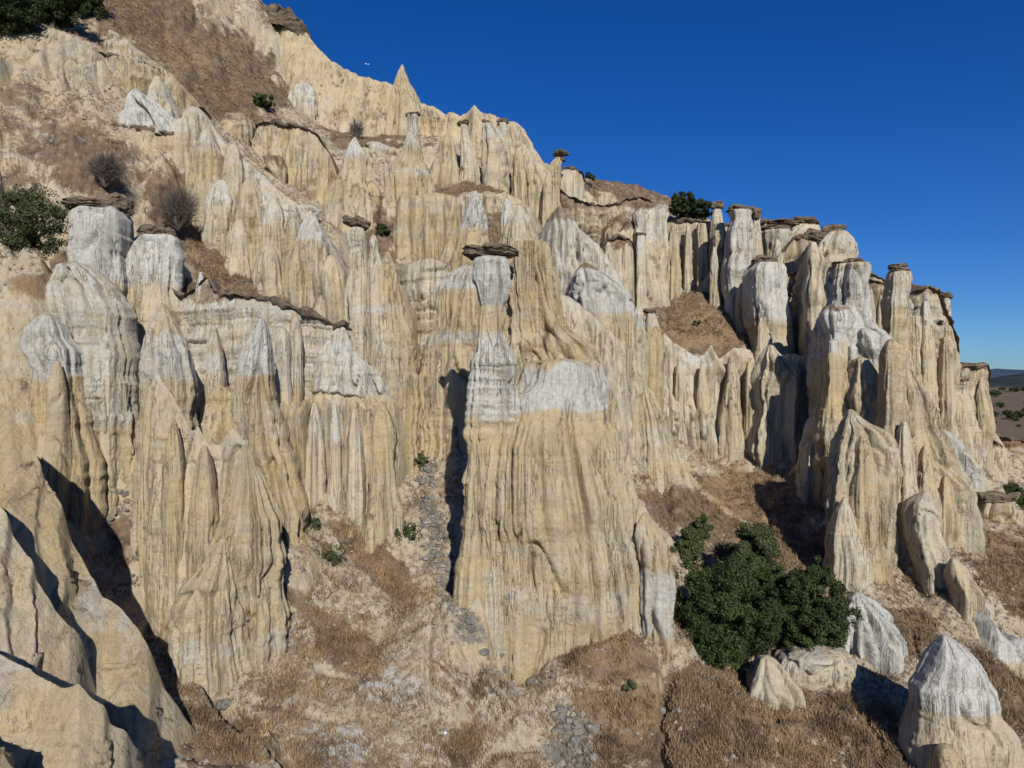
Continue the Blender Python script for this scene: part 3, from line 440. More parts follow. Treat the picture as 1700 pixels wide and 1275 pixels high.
# ------------------------------------------------------------------ terrain control points
TP = [  # photo pixel x, y, distance
 (940,1275,42),(940,1400,36),(850,1150,48),(780,1070,51.5),(742,970,54.5),(722,885,58.5),(706,800,64),(702,730,70),(695,660,78),
 (600,1275,38),(600,1400,33),(480,1275,36),(300,1275,34.5),(300,1500,28),(100,1500,27),(-150,1500,27),(600,1100,47),(480,1170,42),(620,960,54),(520,860,57.5),(560,930,54.5),(655,875,59),(680,1000,52.5),
 (250,960,53),(170,840,58),(300,1010,50),(190,760,57),(360,1180,41),(420,1230,38.5),(30,640,67),(100,720,64),(10,600,68),(235,1040,49),(165,930,53),
 (1080,1150,46),(1000,1130,45.5),(972,1038,46.6),(1040,1045,46.6),(1010,1085,46),(928,1103,46.3),(1095,1140,46),(880,1122,47),(822,1085,47.5),(960,1150,46),(1100,1275,41),(1250,1275,40),(1430,1275,41),(1200,1125,49.5),(1150,1400,36),(1450,1400,37),(1150,1000,57),(1130,900,65),(1100,850,70),
 (1200,830,77),(1230,770,84),(1200,760,85),(1340,810,80),(1320,900,68),(1390,960,62),(1300,1010,58),(1480,960,61),(1560,975,59),(1630,985,60),(1700,1010,60),(1300,1075,51.5),(1400,1085,50.5),
 (1650,885,74),(1610,860,76),(1560,900,72),(1700,880,76),(1800,950,70),(1500,1040,55),(1440,1020,57),(1480,1120,50),(1700,1200,48),(1650,1110,52),(1450,1200,45),(1350,1200,44),(1800,1300,44),
 (1165,492,108),(1110,505,106),(1090,545,100),(1150,570,97),(1230,550,99),(1200,515,104),(1240,590,94),(1100,560,95),
 (1310,590,92),(1330,640,92),
 (1000,308,124),(1060,312,128),(1110,326,130),(960,300,120),(1150,350,118),
 (1465,462,102),(1600,712,112),(1650,712,108),(1550,700,112),
 (200,222,78.5),(255,226,79),(305,232,80),(0,150,72),(0,250,64),(0,330,60),(0,430,57),(60,400,58),(100,300,65),(170,280,70),(230,300,75),(280,360,74),(330,390,76),(30,480,55.5),(60,560,54.5),(0,600,54),(120,200,73),(300,450,68),(370,460,72),(420,500,70),(220,480,62),(170,180,79),(250,255,80),
 (0,60,78),(80,60,80),(150,70,86),(190,40,96),(200,80,92),(250,60,102),(300,30,116),(280,110,98),(330,90,112),(370,140,110),(400,50,128),(430,110,124),(470,160,122),(320,160,96),(440,185,110),(390,190,104),(0,0,84),(150,0,98),(250,-60,120),(350,-80,140),(430,0,137),(-200,100,75),(-200,400,55),(-300,700,45),
 (600,232,116),(650,228,116),(560,240,112),(730,225,116),(780,302,104),(830,320,101),(740,330,98),(880,350,100),(640,340,92),(630,400,90),(640,450,84),(815,360,88),(820,430,80),(745,440,80),(560,380,84),(935,420,95),(700,440,84),
 (985,520,80),(1035,640,88),(1040,700,86),(1045,775,84),(1050,560,82),
 (700,690,75),(735,735,66.5),(760,722,66),(745,820,61),(740,900,57.5),(770,800,61),(765,900,57),
 (1655,792,93),(1700,806,97),(1674,800,98),(1740,810,105),(1850,800,110),(1700,722,126),(1660,722,124),(1700,860,90),(1680,800,100),(1640,810,92),(1750,830,130),
]
TW = [  # world points behind what is seen
 (-200,250,40),(-110,190,62),(-60,180,50),(-20,170,34),(30,165,30),(60,170,2),(90,160,-14),(130,150,-28),(170,170,-38),(110,230,-40),(0,260,-5),(200,260,-42),(60,260,-30),(-250,60,60),(-150,60,45),(-60,10,-8),(-40,0,-14),(0,15,-27),(0,0,-28),(50,15,-26),(90,40,-26),(130,90,-30),(150,50,-30),(75,55,-22),(62,112,-5),(75,113,-10),(92,125,-20),(85,115,-13),(100,115,-17),(110,135,-26),(95,145,-26),(0,25,-26),
]
NMAN = len(TP)
for s_ in SP:
    y, xl, xr = s_[3][-1]; D = s_[2]; ex = s_[5]
    if ex.get('nb'): continue
    wd = [q[2]-q[1] for q in s_[3]]; im = wd.index(max(wd))
    if s_[0] != 'rock' and im < len(wd)-1:
        for q in s_[3][im+1:]: TP += [(q[1]-3, q[0], D-.8), (q[2]+3, q[0], D-.8)]
    ww = (xr-xl)/2/FPX*D
    if s_[0] in ('rock',) and D > 70 and D < 76: continue
    TP.append(((xl+xr)/2, y, D-ww*.3))
for c_ in CU:
    tops, bots, Dp, o = c_[2], c_[3], c_[4], c_[6]
    x0, x1 = tops[0][0], tops[-1][0]
    dx = [p[0] for p in Dp]; dv = [p[1] for p in Dp]
    nn = max(2, int((x1-x0)/o.get('tp', 60))+1)
    for px in np.linspace(x0+4, x1-4, nn):
        D = np.interp(px, dx, dv); yt = np.interp(px, *zip(*tops)); yb = np.interp(px, *zip(*bots))
        hgt = (yb-yt)/FPX*D
        if not o.get('nb'): TP.append((px, yb, D-o.get('batter', .1)*hgt+.6))
        if not o.get('free'):
            th = o.get('th', 4)
            if o.get('mesa') is None: TP.append((px, yt+2+th*0.15/D*FPX, D+th))
TPW = np.array([W(*p) for p in TP]+[list(map(float, t)) for t in TW])
# drop near-duplicates (the RBF needs distinct plan positions)
keep = []
for i, p in enumerate(TPW):
    if all((p[0]-TPW[j][0])**2+(p[1]-TPW[j][1])**2 > (1.6 if p[1] < 60 else 2.4)**2 for j in keep): keep.append(i)
LAM = np.array([.3 if i < NMAN else 3.5 for i in keep]); TPW = TPW[keep]
def rbf_fit(P, lam=.25):
    n = len(P); d = np.hypot(P[:, None, 0]-P[None, :, 0], P[:, None, 1]-P[None, :, 1])
    A = np.zeros((n+3, n+3)); A[:n, :n] = -d+0; A[np.arange(n), np.arange(n)] += LAM
    A[:n, n] = 1; A[:n, n+1] = P[:, 0]/100; A[:n, n+2] = P[:, 1]/100; A[n:, :n] = A[:n, n:].T
    b = np.concatenate([P[:, 2], [0, 0, 0]])
    return np.linalg.solve(A, b)
_w = rbf_fit(TPW)
def ground_base(X, Y):
    X = np.asarray(X, float); Y = np.asarray(Y, float); sh = X.shape; X = X.ravel(); Y = Y.ravel()
    out = np.zeros(len(X)); n = len(TPW)
    for i in range(0, len(X), 20000):
        x = X[i:i+20000]; y = Y[i:i+20000]
        d = np.hypot(x[:, None]-TPW[None, :, 0], y[:, None]-TPW[None, :, 1])
        out[i:i+20000] = -d@_w[:n]+_w[n]+_w[n+1]*x/100+_w[n+2]*y/100
    return out.reshape(sh)
_gx = np.arange(-275., 246., 1.); _gy = np.arange(-30., 285., 1.)
_GB = ground_base(*np.meshgrid(_gx, _gy))
_gdy, _gdx = np.gradient(_GB); _GG = np.hypot(_gdx, _gdy)
for _ in range(3): _GG = (_GG+np.roll(_GG, 1, 0)+np.roll(_GG, -1, 0)+np.roll(_GG, 1, 1)+np.roll(_GG, -1, 1))/5
def _samp(G, X, Y):
    fx = np.clip(X-_gx[0], 0, len(_gx)-1.001); fy = np.clip(Y-_gy[0], 0, len(_gy)-1.001)
    ix = fx.astype(int); iy = fy.astype(int); fx = fx-ix; fy = fy-iy
    return (G[iy, ix]*(1-fx)+G[iy, ix+1]*fx)*(1-fy)+(G[iy+1, ix]*(1-fx)+G[iy+1, ix+1]*fx)*fy
def ground(X, Y):
    X = np.asarray(X, float); Y = np.asarray(Y, float); O = 0*X
    r = np.hypot(X, Y)
    z = _samp(_GB, X, Y); st = sstep(.75, 1.7, _samp(_GG, X, Y))
    far = -44+fbm(X/220., Y/220., 3.3+O, 3)*14*sstep(200, 500, r)+sstep(500, 4000, r)*28
    # steep ground is cut into ribs and runnels
    wx = fbm(X/12, Y/12, 5.5+O, 2)*3
    ribs = (np.minimum(np.abs(perlin((X+wx)/5.0, Y/12., 4+O))*1.7, .9)-.5)*4.2+(np.minimum(np.abs(perlin((X+wx)/1.9, Y/6., 9+O))*1.7, .9)-.45)*1.7
    ribs = ribs+np.maximum(0, perlin(X/3.2, Y/3.6, 12+O)-.25)*4.5
    st = st*(1-.9*sstep(-32, -37, X)*(1-sstep(62, 68, Y)))
    z = z+st*ribs*(1-sstep(130, 170, r))
    t = sstep(170, 260, r)
    z = z*(1-t)+far*t
    a = sstep(15, 40, r)*(1-sstep(250, 600, r))
    z = z+a*(fbm(X/9., Y/9., 1.7+O, 5, .55)*.9+fbm(X/2.2, Y/2.2, 7.7+O, 4, .65)*.6-.5*(1-sstep(0, .12, np.abs(perlin(X/5.5+3, Y/9.+1, 2.2+O))))+.25)
    return z

CR = [[W(*q)[:2] for q in c_] for c_ in ([(240,1062,48),(265,1085,46.5),(320,1135,43),(375,1172,40.5),(430,1225,38),(480,1285,36)], [(1098,1150,46),(1102,1200,43.5),(1106,1290,40)])]
_g0 = ground
def ground(X, Y):
    z = _g0(X, Y); X = np.asarray(X, float); Y = np.asarray(Y, float)
    wob = fbm(X*.7, Y*.7, 3+0*X, 3)*.5
    for c_, dp in zip(CR, (2.4, 1.0)):
        d = np.full(X.shape, 9.)
        for a, b in zip(c_[:-1], c_[1:]):
            ab = b-a; t = np.clip(((X-a[0])*ab[0]+(Y-a[1])*ab[1])/(ab@ab), 0, 1); d = np.minimum(d, np.hypot(X-a[0]-t*ab[0]+wob, Y-a[1]-t*ab[1]))
        z = z-dp*(1-sstep(.12, .42, d))
    return z

# patches of cover on the ground: (x, y, rx, ry, kind, strength, tilt in degrees)
PATCH = [(1165,545,80,40,'o',.75,0),(1010,1080,60,30,'o',.8,0),(1050,1190,60,40,'o',.9,0),(640,950,30,40,'o',.6,-30),(1640,895,60,25,'o',.8,15),(1240,790,50,30,'o',.8,0),(560,1060,60,30,'o',.5,40),(300,60,60,50,'o',.5,0),(1165,540,95,60,'b',1.2,0),(1240,840,120,70,'b',.9,0),(1120,845,70,40,'b',1,25),(1330,930,90,60,'b',1,0),(1180,1210,120,110,'b',1.1,0),(1010,1085,85,60,'b',.95,0),(1040,1180,90,60,'o',.9,0),(1040,1200,90,70,'b',.8,0),
 (1230,810,60,60,'o',.8,0),(1330,1230,90,60,'o',.8,0),(1370,1220,130,80,'b',.9,0),(1450,1240,60,60,'b',.9,0),(640,950,38,75,'b',1.1,-32),(590,890,60,24,'b',1,40),(560,1070,85,45,'b',1,40),(490,1000,90,20,'b',.7,40),(560,915,40,24,'b',.6,0),
 (300,1150,100,60,'b',.55,30),(370,1240,80,50,'b',.8,0),(200,880,50,50,'b',.6,40),(250,820,50,60,'b',.5,0),(430,1110,60,50,'b',.45,0),(760,1140,50,20,'b',.7,40),(760,1240,30,40,'b',.9,0),
 (250,30,110,60,'b',1.1,30),(360,120,110,70,'b',1.1,30),(300,90,80,60,'o',.6,0),(420,160,70,40,'b',.9,0),(60,200,150,70,'b',.55,20),(150,270,90,60,'b',.8,30),(300,340,50,70,'b',1,-30),(370,430,90,40,'b',1,35),(30,330,60,40,'b',.6,0),(330,460,60,40,'b',.9,0),
 (620,228,80,22,'b',1.1,0),(780,312,80,26,'b',1.2,0),(60,475,50,24,'o',1.1,0),(60,475,50,24,'b',.7,0),(110,430,40,30,'b',.7,0),(1050,318,120,22,'b',1.2,8),(1510,460,80,24,'b',1.2,20),(1620,590,50,24,'b',1.2,20),
 (1640,895,90,34,'b',1,15),(1690,960,60,70,'b',1.0,0),(1640,890,60,20,'o',.8,10),(1550,970,70,22,'b',.8,15),(1455,1010,90,28,'b',1,30),(1500,1040,60,30,'b',1,30),(1665,1160,60,90,'b',1,-40),(820,400,26,90,'b',1,20),(630,400,26,80,'b',.9,0),(1050,640,20,70,'b',1.2,0),(1040,560,50,30,'b',.7,35),
 (620,1120,55,45,'w',.62,35),(560,1230,60,45,'w',.62,0),(690,1150,60,24,'w',.5,30),(90,242,50,20,'w',.9,0),(1300,1235,50,10,'w',.8,0),(500,900,60,60,'w',.3,0),(1440,1000,30,30,'w',.3,0),
 (706,780,16,60,'g',.62,0),(718,850,18,60,'g',.62,-10),(738,930,24,60,'g',.62,-12),(765,1020,26,60,'g',.62,-20),(850,1130,40,26,'g',.5,30),(950,1240,42,70,'g',.8,-25),(230,900,60,30,'g',.45,40),(190,830,50,18,'g',.5,45),(300,960,60,30,'g',.35,30),(705,700,14,50,'g',.9,0)]
TRAILS = [([(935,1128),(1000,1146),(1060,1132),(1098,1146)], 5), ([(1385,950),(1440,985),(1500,1004),(1570,1000)], 9), ([(1555,845),(1620,872),(1710,876)], 5), ([(850,1130),(900,1180),(960,1225),(1010,1290)], 14), ([(540,880),(620,985),(720,1060)], 8), ([(700,1100),(800,1170),(900,1240)], 10), ([(1150,800),(1210,850),(1290,900)], 6)]
def cover(P):
    px = 850+P[..., 0]/np.maximum(P[..., 1], 5)*FPX; py = 637-P[..., 2]/np.maximum(P[..., 1], 5)*FPX
    q0 = fbm(P[..., 0]/4, P[..., 1]/4, P[..., 2]/4, 4, .6); q1 = fbm(P[..., 0]/4+40, P[..., 1]/4, P[..., 2]/4, 4, .6)
    px = px+q0*60; py = py+q1*45
    m = np.zeros(P.shape[:-1]+(4,)); ix = dict(w=0, o=1, b=2, g=3)
    for (x, y, rx, ry, kd, st, an) in PATCH:
        a = math.radians(an); dx = px-x; dy = py-y
        u = (dx*math.cos(a)+dy*math.sin(a))/rx; v = (-dx*math.sin(a)+dy*math.cos(a))/ry
        q = u*u+v*v
        sel = q < 2.5
        f = np.where(sel, st*(1-sstep(.15, 1.9, q)), 0)
        m[..., ix[kd]] = np.maximum(m[..., ix[kd]], f)
    r = np.hypot(P[..., 0], P[..., 1])
    tr = 0*px
    for (pts, wd) in TRAILS:
        for (a, b) in zip(pts[:-1], pts[1:]):
            ab = np.array(b, float)-a; L2 = (ab**2).sum(); t = np.clip(((px-q0*40-a[0])*ab[0]+(py-q1*30-a[1])*ab[1])/L2, 0, 1)
            dd = np.hypot(px-q0*40-a[0]-t*ab[0], (py-q1*30-a[1]-t*ab[1])*1.4); tr = np.maximum(tr, 1-sstep(wd*.6, wd*1.6, dd))
    m[..., 2] = np.maximum(m[..., 2], np.clip(fbm(P[..., 0]/7, P[..., 1]/7, P[..., 2]/7, 4)*.9+.18, 0, .5))
    m[..., 2] = m[..., 2]*(1-tr)-.3*tr
    m[..., 2] = np.where(r > 170, .95+fbm(P[..., 0]/60, P[..., 1]/60, 0*r, 4)*.6, m[..., 2])
    return m
# one sheet, denser near the camera, reaching the horizon
pxs = np.concatenate([np.linspace(-2600, -420, 60, endpoint=False), np.linspace(-420, 2120, 1060), np.linspace(2130, 6000, 80)])
rr = [14.]
while rr[-1] < 34: rr.append(rr[-1]*1.008)
while rr[-1] < 150: rr.append(rr[-1]*1.0034)
while rr[-1] < 40000: rr.append(rr[-1]*1.035)
rr = np.array(rr)
YY = rr[:, None]+0*pxs[None]; XX = (pxs[None]-850)/FPX*rr[:, None]
ZZ = ground(XX, YY)
P = np.stack([XX, YY, ZZ], -1)
terr = mesh_obj('ground', P.reshape(-1, 3), gridfaces(len(rr), len(pxs))[:, ::-1], GROUND, mask=cover(P).reshape(-1, 4), origin=(0, 0, 0))
tag(terr, kind='structure')

_q = np.random.default_rng(4)
def pinn(x, y0, w_, y1, D, label, w=0, cap=None, **o):
    r = [(y0, x-w_*.09, x+w_*.09), (y0+(y1-y0)*.08, x-w_*.22, x+w_*.2), (y0+(y1-y0)*.25, x-w_*.34, x+w_*.36), (y0+(y1-y0)*.55, x-w_*.44, x+w_*.45), (y1, x-w_*.54, x+w_*.56)]
    if cap: r = [(y0, x-w_*.36, x+w_*.36), (y0+(y1-y0)*.15, x-w_*.40, x+w_*.38), (y0+(y1-y0)*.4, x-w_*.42, x+w_*.44), (y1, x-w_*.5, x+w_*.5)]; o['cap'] = [(x-w_*.6, x+w_*.6, y0-cap, y0+1)]
    if w: o['w'] = [(y0-6, y0+(y1-y0)*.3, w)]
    sp('hoodoo' if cap else 'rock_spire', label, D, r, nb=1, f=1.4, **o)
for a in [(308,196,46,300,80.5,'white blocky head at the upper left end of the weathered face',.6),(345,213,48,330,79.5,'broad pale pyramid high on the weathered face',.5),(388,240,36,350,78,'narrow pyramid tucked beside the tan fluted block',.3),
 (368,300,44,430,77,'pale cone in the middle left of the weathered face',.6),(414,298,46,430,76,'tan cone in the centre of the weathered face',0),(456,326,48,470,75,'rounded cone right of centre on the weathered face',.5),(488,340,34,450,74,'small grey peak near the right end of the weathered face',.6),
 (519,358,56,505,72,'tall white headed peak ending the weathered face on the right',.8),(446,408,44,500,73,'low pale cone at the foot of the weathered face',.3),(550,424,46,530,71.5,'smooth ochre shoulder below the tall white headed peak',0),(398,362,34,460,74.5,'slim rib at the lower middle of the weathered face',.4),
 (330,250,26,330,80,'thin white rib at the left foot of the broad pale pyramid',.7),(585,452,24,560,69,'thin shaded rib left of the crooked slab hoodoo',0),
 (1010,402,18,480,103,'left flute of the dark domed buttress',.4),(1040,404,18,490,103,'right flute of the dark domed buttress',.3),(1290,398,20,470,101,'short pale flute under the long skyline slab',.5),(1118,372,22,500,114,'left flute of the cream back cliff',.3),(1142,374,16,500,113.5,'thin flute left of centre on the cream back cliff',.2),
 (1186,410,18,560,106,'slim flute touching the tall lumpy white column on its left',.5),(1232,470,20,590,101,'shaded flute between the two tall white columns',.3),(1340,470,22,600,93,'grey flute at the foot of the dark bastion',.5),(1362,478,20,600,92,'second flute at the foot of the dark bastion',.4),
 (1424,470,16,600,90,'dark pillar right of the twin legged hoodoo',0),(1446,480,16,620,89,'thin brown pillar before the small recessed cliff',0),(1462,490,14,600,89,'thinnest pillar left of the straight cream tower',.2),(1536,500,26,640,87.5,'rib on the middle of the great sunlit bastion',.5),
 (1600,640,22,715,94,'rib on the left of the lowest cliff block',.3),(1628,630,22,715,95,'rib on the middle of the lowest cliff block',.3),
 (1088,600,20,760,85.6,'left rib of the pinnacle curtain',0),(1128,600,24,758,85.6,'second rib of the pinnacle curtain',.2),(1166,604,26,774,85.6,'third rib of the pinnacle curtain, below its white spot',.4),(1214,592,30,744,85.6,'fourth rib of the pinnacle curtain',0),(1244,600,24,745,85.6,'last rib of the pinnacle curtain on the right',0),
 (486,668,26,842,58.5,'first pale pilaster of the row below the white bluff',.4),(522,668,28,846,58.5,'second pilaster of the row below the white bluff',.3),(556,672,24,850,58.7,'third pilaster, white streaked, below the white bluff',.6),(590,672,26,866,59,'fourth pilaster, ochre, below the white bluff',0),(634,668,44,872,59,'broad orange pilaster at the right of the row below the white bluff',0),
 (250,640,24,800,50.5,'left edge rib of the smooth pyramid topped wall',.2),(290,700,30,880,48.7,'shallow middle rib of the smooth pyramid topped wall',0),(340,740,34,900,48.2,'right rib of the smooth pyramid topped wall',0),
 (180,580,24,716,55.5,'grey flute on the front of the big rounded white block',.6),(146,600,20,700,56,'left flute under the big rounded white block',.5),(96,600,26,780,52,'ochre flute on the squat spire with the bulging head',0),
 
 (1432,720,44,935,61.5,'left rib on the big sunlit buttress',0),(1500,700,34,920,65,'rib in the middle of the big front massif',0),(1536,740,30,900,66,'rib on the right slope of the big front massif',0),(1570,790,26,880,67,'lowest rib on the right slope of the big front massif',0)]:
    pinn(*a)
_ro = np.random.default_rng(21)
_names = [('cracked', 'pale'), ('lumpy', 'grey'), ('low', 'cream'), ('blocky', 'buff'), ('ribbed', 'tan'), ('flaking', 'white')]
def outcrops(spots):
    """small rock outcrops half sunk in the slopes, each with its own outline"""
    for (x, y, w_, h_, where) in spots:
        ds = np.linspace(30, 140, 500); g = ds[(637-y)/FPX*ds <= ground((x-850)/FPX*ds, ds)]
        if not len(g): continue
        D = g[0]; a, b = _names[_ro.integers(6)]
        sk_ = _ro.uniform(-.3, .3)*w_
        rows = [(y-h_, x+sk_-w_*.12, x+sk_+w_*.12), (y-h_*.75, x+sk_*.7-w_*.32, x+sk_*.7+w_*.36), (y-h_*.35, x-w_*.44, x+w_*.46), (y, x-w_*.5, x+w_*.5)]
        EXTRA.append(('rock', f'{where}', float(D)+.5, rows, None, dict(f=1.3, s=.6, d=.6, nb=1, w=[(y-h_, y, .6)] if b in ('white', 'grey') else [], b=[(y-h_-4, y-h_*.8, .6)] if a in ('low', 'blocky') else [])))
EXTRA = []
outcrops([
 
 (500,180,50,40,'pale swelling under the middle of the yellow skyline ridge'),
 (455,250,50,26,'flat topped rock above the tan fluted block'),(390,225,40,24,'rock step left of the tan fluted block'),(595,270,40,24,'small crag between the skyline shrub and the white tipped spire'),(630,250,40,14,'thin ledge under the scrub below the skyline'),
 (730,290,30,40,'thin fin left of the broad grey ribbed column'),(660,300,34,40,'low pinnacle left of the white tipped cone'),(575,330,40,40,'pinnacle at the left foot of the white tipped spire'),(620,330,24,30,'low cone above the small dark green bush'),
 (500,370,50,30,'ledge at the right end of the pale weathered face'),(550,470,30,30,'narrow rock below the end of the pale weathered face'),
 (215,500,30,50,'grey rib right of the big rounded white block'),(235,560,26,60,'thin rib left of the white shouldered spire'),(345,620,24,60,'thin rib in the brown hollow right of the white shouldered spire'),(120,830,30,20,'rock on the slope edge behind the long diagonal fin'),
 (1000,330,30,12,'small ledge on the brown saddle right of the mushroom rock'),(1060,470,30,30,'small buttress left of the brown mound'),
 (1580,880,40,26,'low cream cone at the right of the sunlit buttress'),(1600,1000,50,18,'pale ledge above the yellowish scarp'),(1540,890,30,30,'low ribbed knob behind the sharp small fin'),
 (1350,1230,40,12,'white scab of rock in the grass at the bottom right'),])
SP += EXTRA
# ------------------------------------------------------------------ rock surface displacement
def billow(x, y, z): return np.abs(perlin(x, y, z))
def erode(x, y, z, f, s, seed, det=1.0, rib=1.0):
    """outward displacement in metres: rounded ribs with sharp creases, ledges, rough grain"""
    wx = fbm(x*.12+seed, y*.12, z*.006, 2)*1.4
    xs = x+wx+fbm(x*.5, y*.5, z*.10+seed, 2)*.09; ys = y+wx*.5
    b1 = billow(xs/3.2, ys/3.2, z*.013+seed)*1.6
    b2 = billow(xs/1.2+5, ys/1.2, z*.014+seed)*1.6
    b3 = billow(xs/.48+9, ys/.48, z*.03+seed)*1.6
    mod = .25+1.0*sstep(-.25, .3, fbm(x*.2, y*.2, z*.12+seed, 2))
    d = .1+rib*(.52*np.minimum(b1, .8)**.7+f*mod*(.66*np.minimum(b2, .7)**.8+.34*np.minimum(b3, .7)**.85))
    g = fbm(x*.5, y*.5, z*.09+seed, 5, .55)*.20+fbm(x*2.1, y*2.1, z*1.5+seed, 4, .62)*.11*det
    # beds: z warped slightly, hard layers stand out, soft ones are notched
    zb = z+fbm(x*.05, y*.05, z*.03+seed, 2)*1.0
    st = perlin(zb*.9+seed*3, seed+0*zb, x*.05)*.30
    nt_ = perlin(zb*2.3+seed, 4.4+0*zb, x*.09)
    st = st-.30*sstep(.34, .5, nt_)*sstep(-.2, .2, perlin(x*.15, y*.15, z*.3+seed))+.12*perlin(zb*4.2, 1.1+seed, y*.1)
    # isolated vertical cracks
    cr = np.abs(perlin(xs/2.6+31, ys/2.6, z*.04+seed+8)); lim = sstep(0, .25, fbm(x*.15, y*.15, z*.09+3*seed, 2))
    cr2 = np.abs(perlin(xs/1.1+51, ys/1.1, z*.10+seed+2)); lim2 = sstep(.08, .28, fbm(x*.3+9, y*.3, z*.2+3*seed, 2))
    d = d-.95*(1-sstep(0, .04, cr))*lim-.65*(1-sstep(0, .06, cr2))*lim2
    return d+g+s*st

def band_mask(px, py, V, o, ochre):
    m = np.zeros((len(V), 4))
    wob = fbm(V[:, 0]*.45, V[:, 1]*.45, V[:, 2]*.25, 4)*17
    yy = py+wob
    for key, ch in (('w', 0), ('b', 2)):
        for bnd in o.get(key, []):
            y0, y1, a = bnd[:3]; a = a*1.3 if a > .9 else a*.9
            e = max(5, min(16, (y1-y0)*.28))
            f = a*sstep(y0-e, y0+e*.3, yy)*(1-sstep(y1-e*.3, y1+e, yy))
            if len(bnd) > 3:
                f = f*sstep(bnd[3]-14, bnd[3]+8, px+wob)*(1-sstep(bnd[4]-8, bnd[4]+14, px+wob))
            m[:, ch] = np.maximum(m[:, ch], f)
    m[:, 1] = np.clip(ochre+fbm(V[:, 0]*.1, V[:, 1]*.1, V[:, 2]*.25, 2)*.5, 0, 1)
    return m
def smooth1(a, k=2):
    for _ in range(k):
        b = a.copy(); b[1:-1] = (a[:-2]+2*a[1:-1]+a[2:])/4; a = b
    return a

def cap_mesh(x0, x1, y0, y1, D, parent, seed, name='cap_rock', flat=1.0):
    px = D/FPX; cx = ((x0+x1)/2-850)*px; a = (x1-x0)/2*px*.94; h = max(.28, (y1-y0)/2*px*1.05); cz = (637-(y0+y1)/2)*px
    b = max(a*.75, h*1.2)
    nt_, nv = 64, 26
    th = np.linspace(0, 2*math.pi, nt_, endpoint=False)[None]; v = np.linspace(-1, 1, nv)[:, None]
    prof = (1-np.abs(v)**3.4)**.36
    X = np.cos(th)*prof; Y = np.sin(th)*prof
    rag = 1+.55*fbm(np.cos(th)*1.5+seed, np.sin(th)*1.5, 0*th+seed, 4, .6)+.22*perlin(v*3.2+seed+0*th, np.cos(th)*1.2+seed, np.sin(th)*1.2)+.05*np.sign(np.sin(v*6+seed))
    rag = np.maximum(rag, .45)
    X = cx+X*a*rag; Y = D+Y*b*rag; Z = cz+h*v+0*th
    Z = Z+.5*h*fbm(X*.7, Y*.7, seed+0*X, 3)*2+.45*h*fbm(X*2.2, Y*2.2, Z*2.2, 3)+(X-cx)/a*h*.35*math.sin(seed*7)
    V = np.stack([X, Y, Z], -1).reshape(-1, 3)
    return mesh_obj(name, V, gridfaces(nv, nt_, True), CAP, parent=parent)

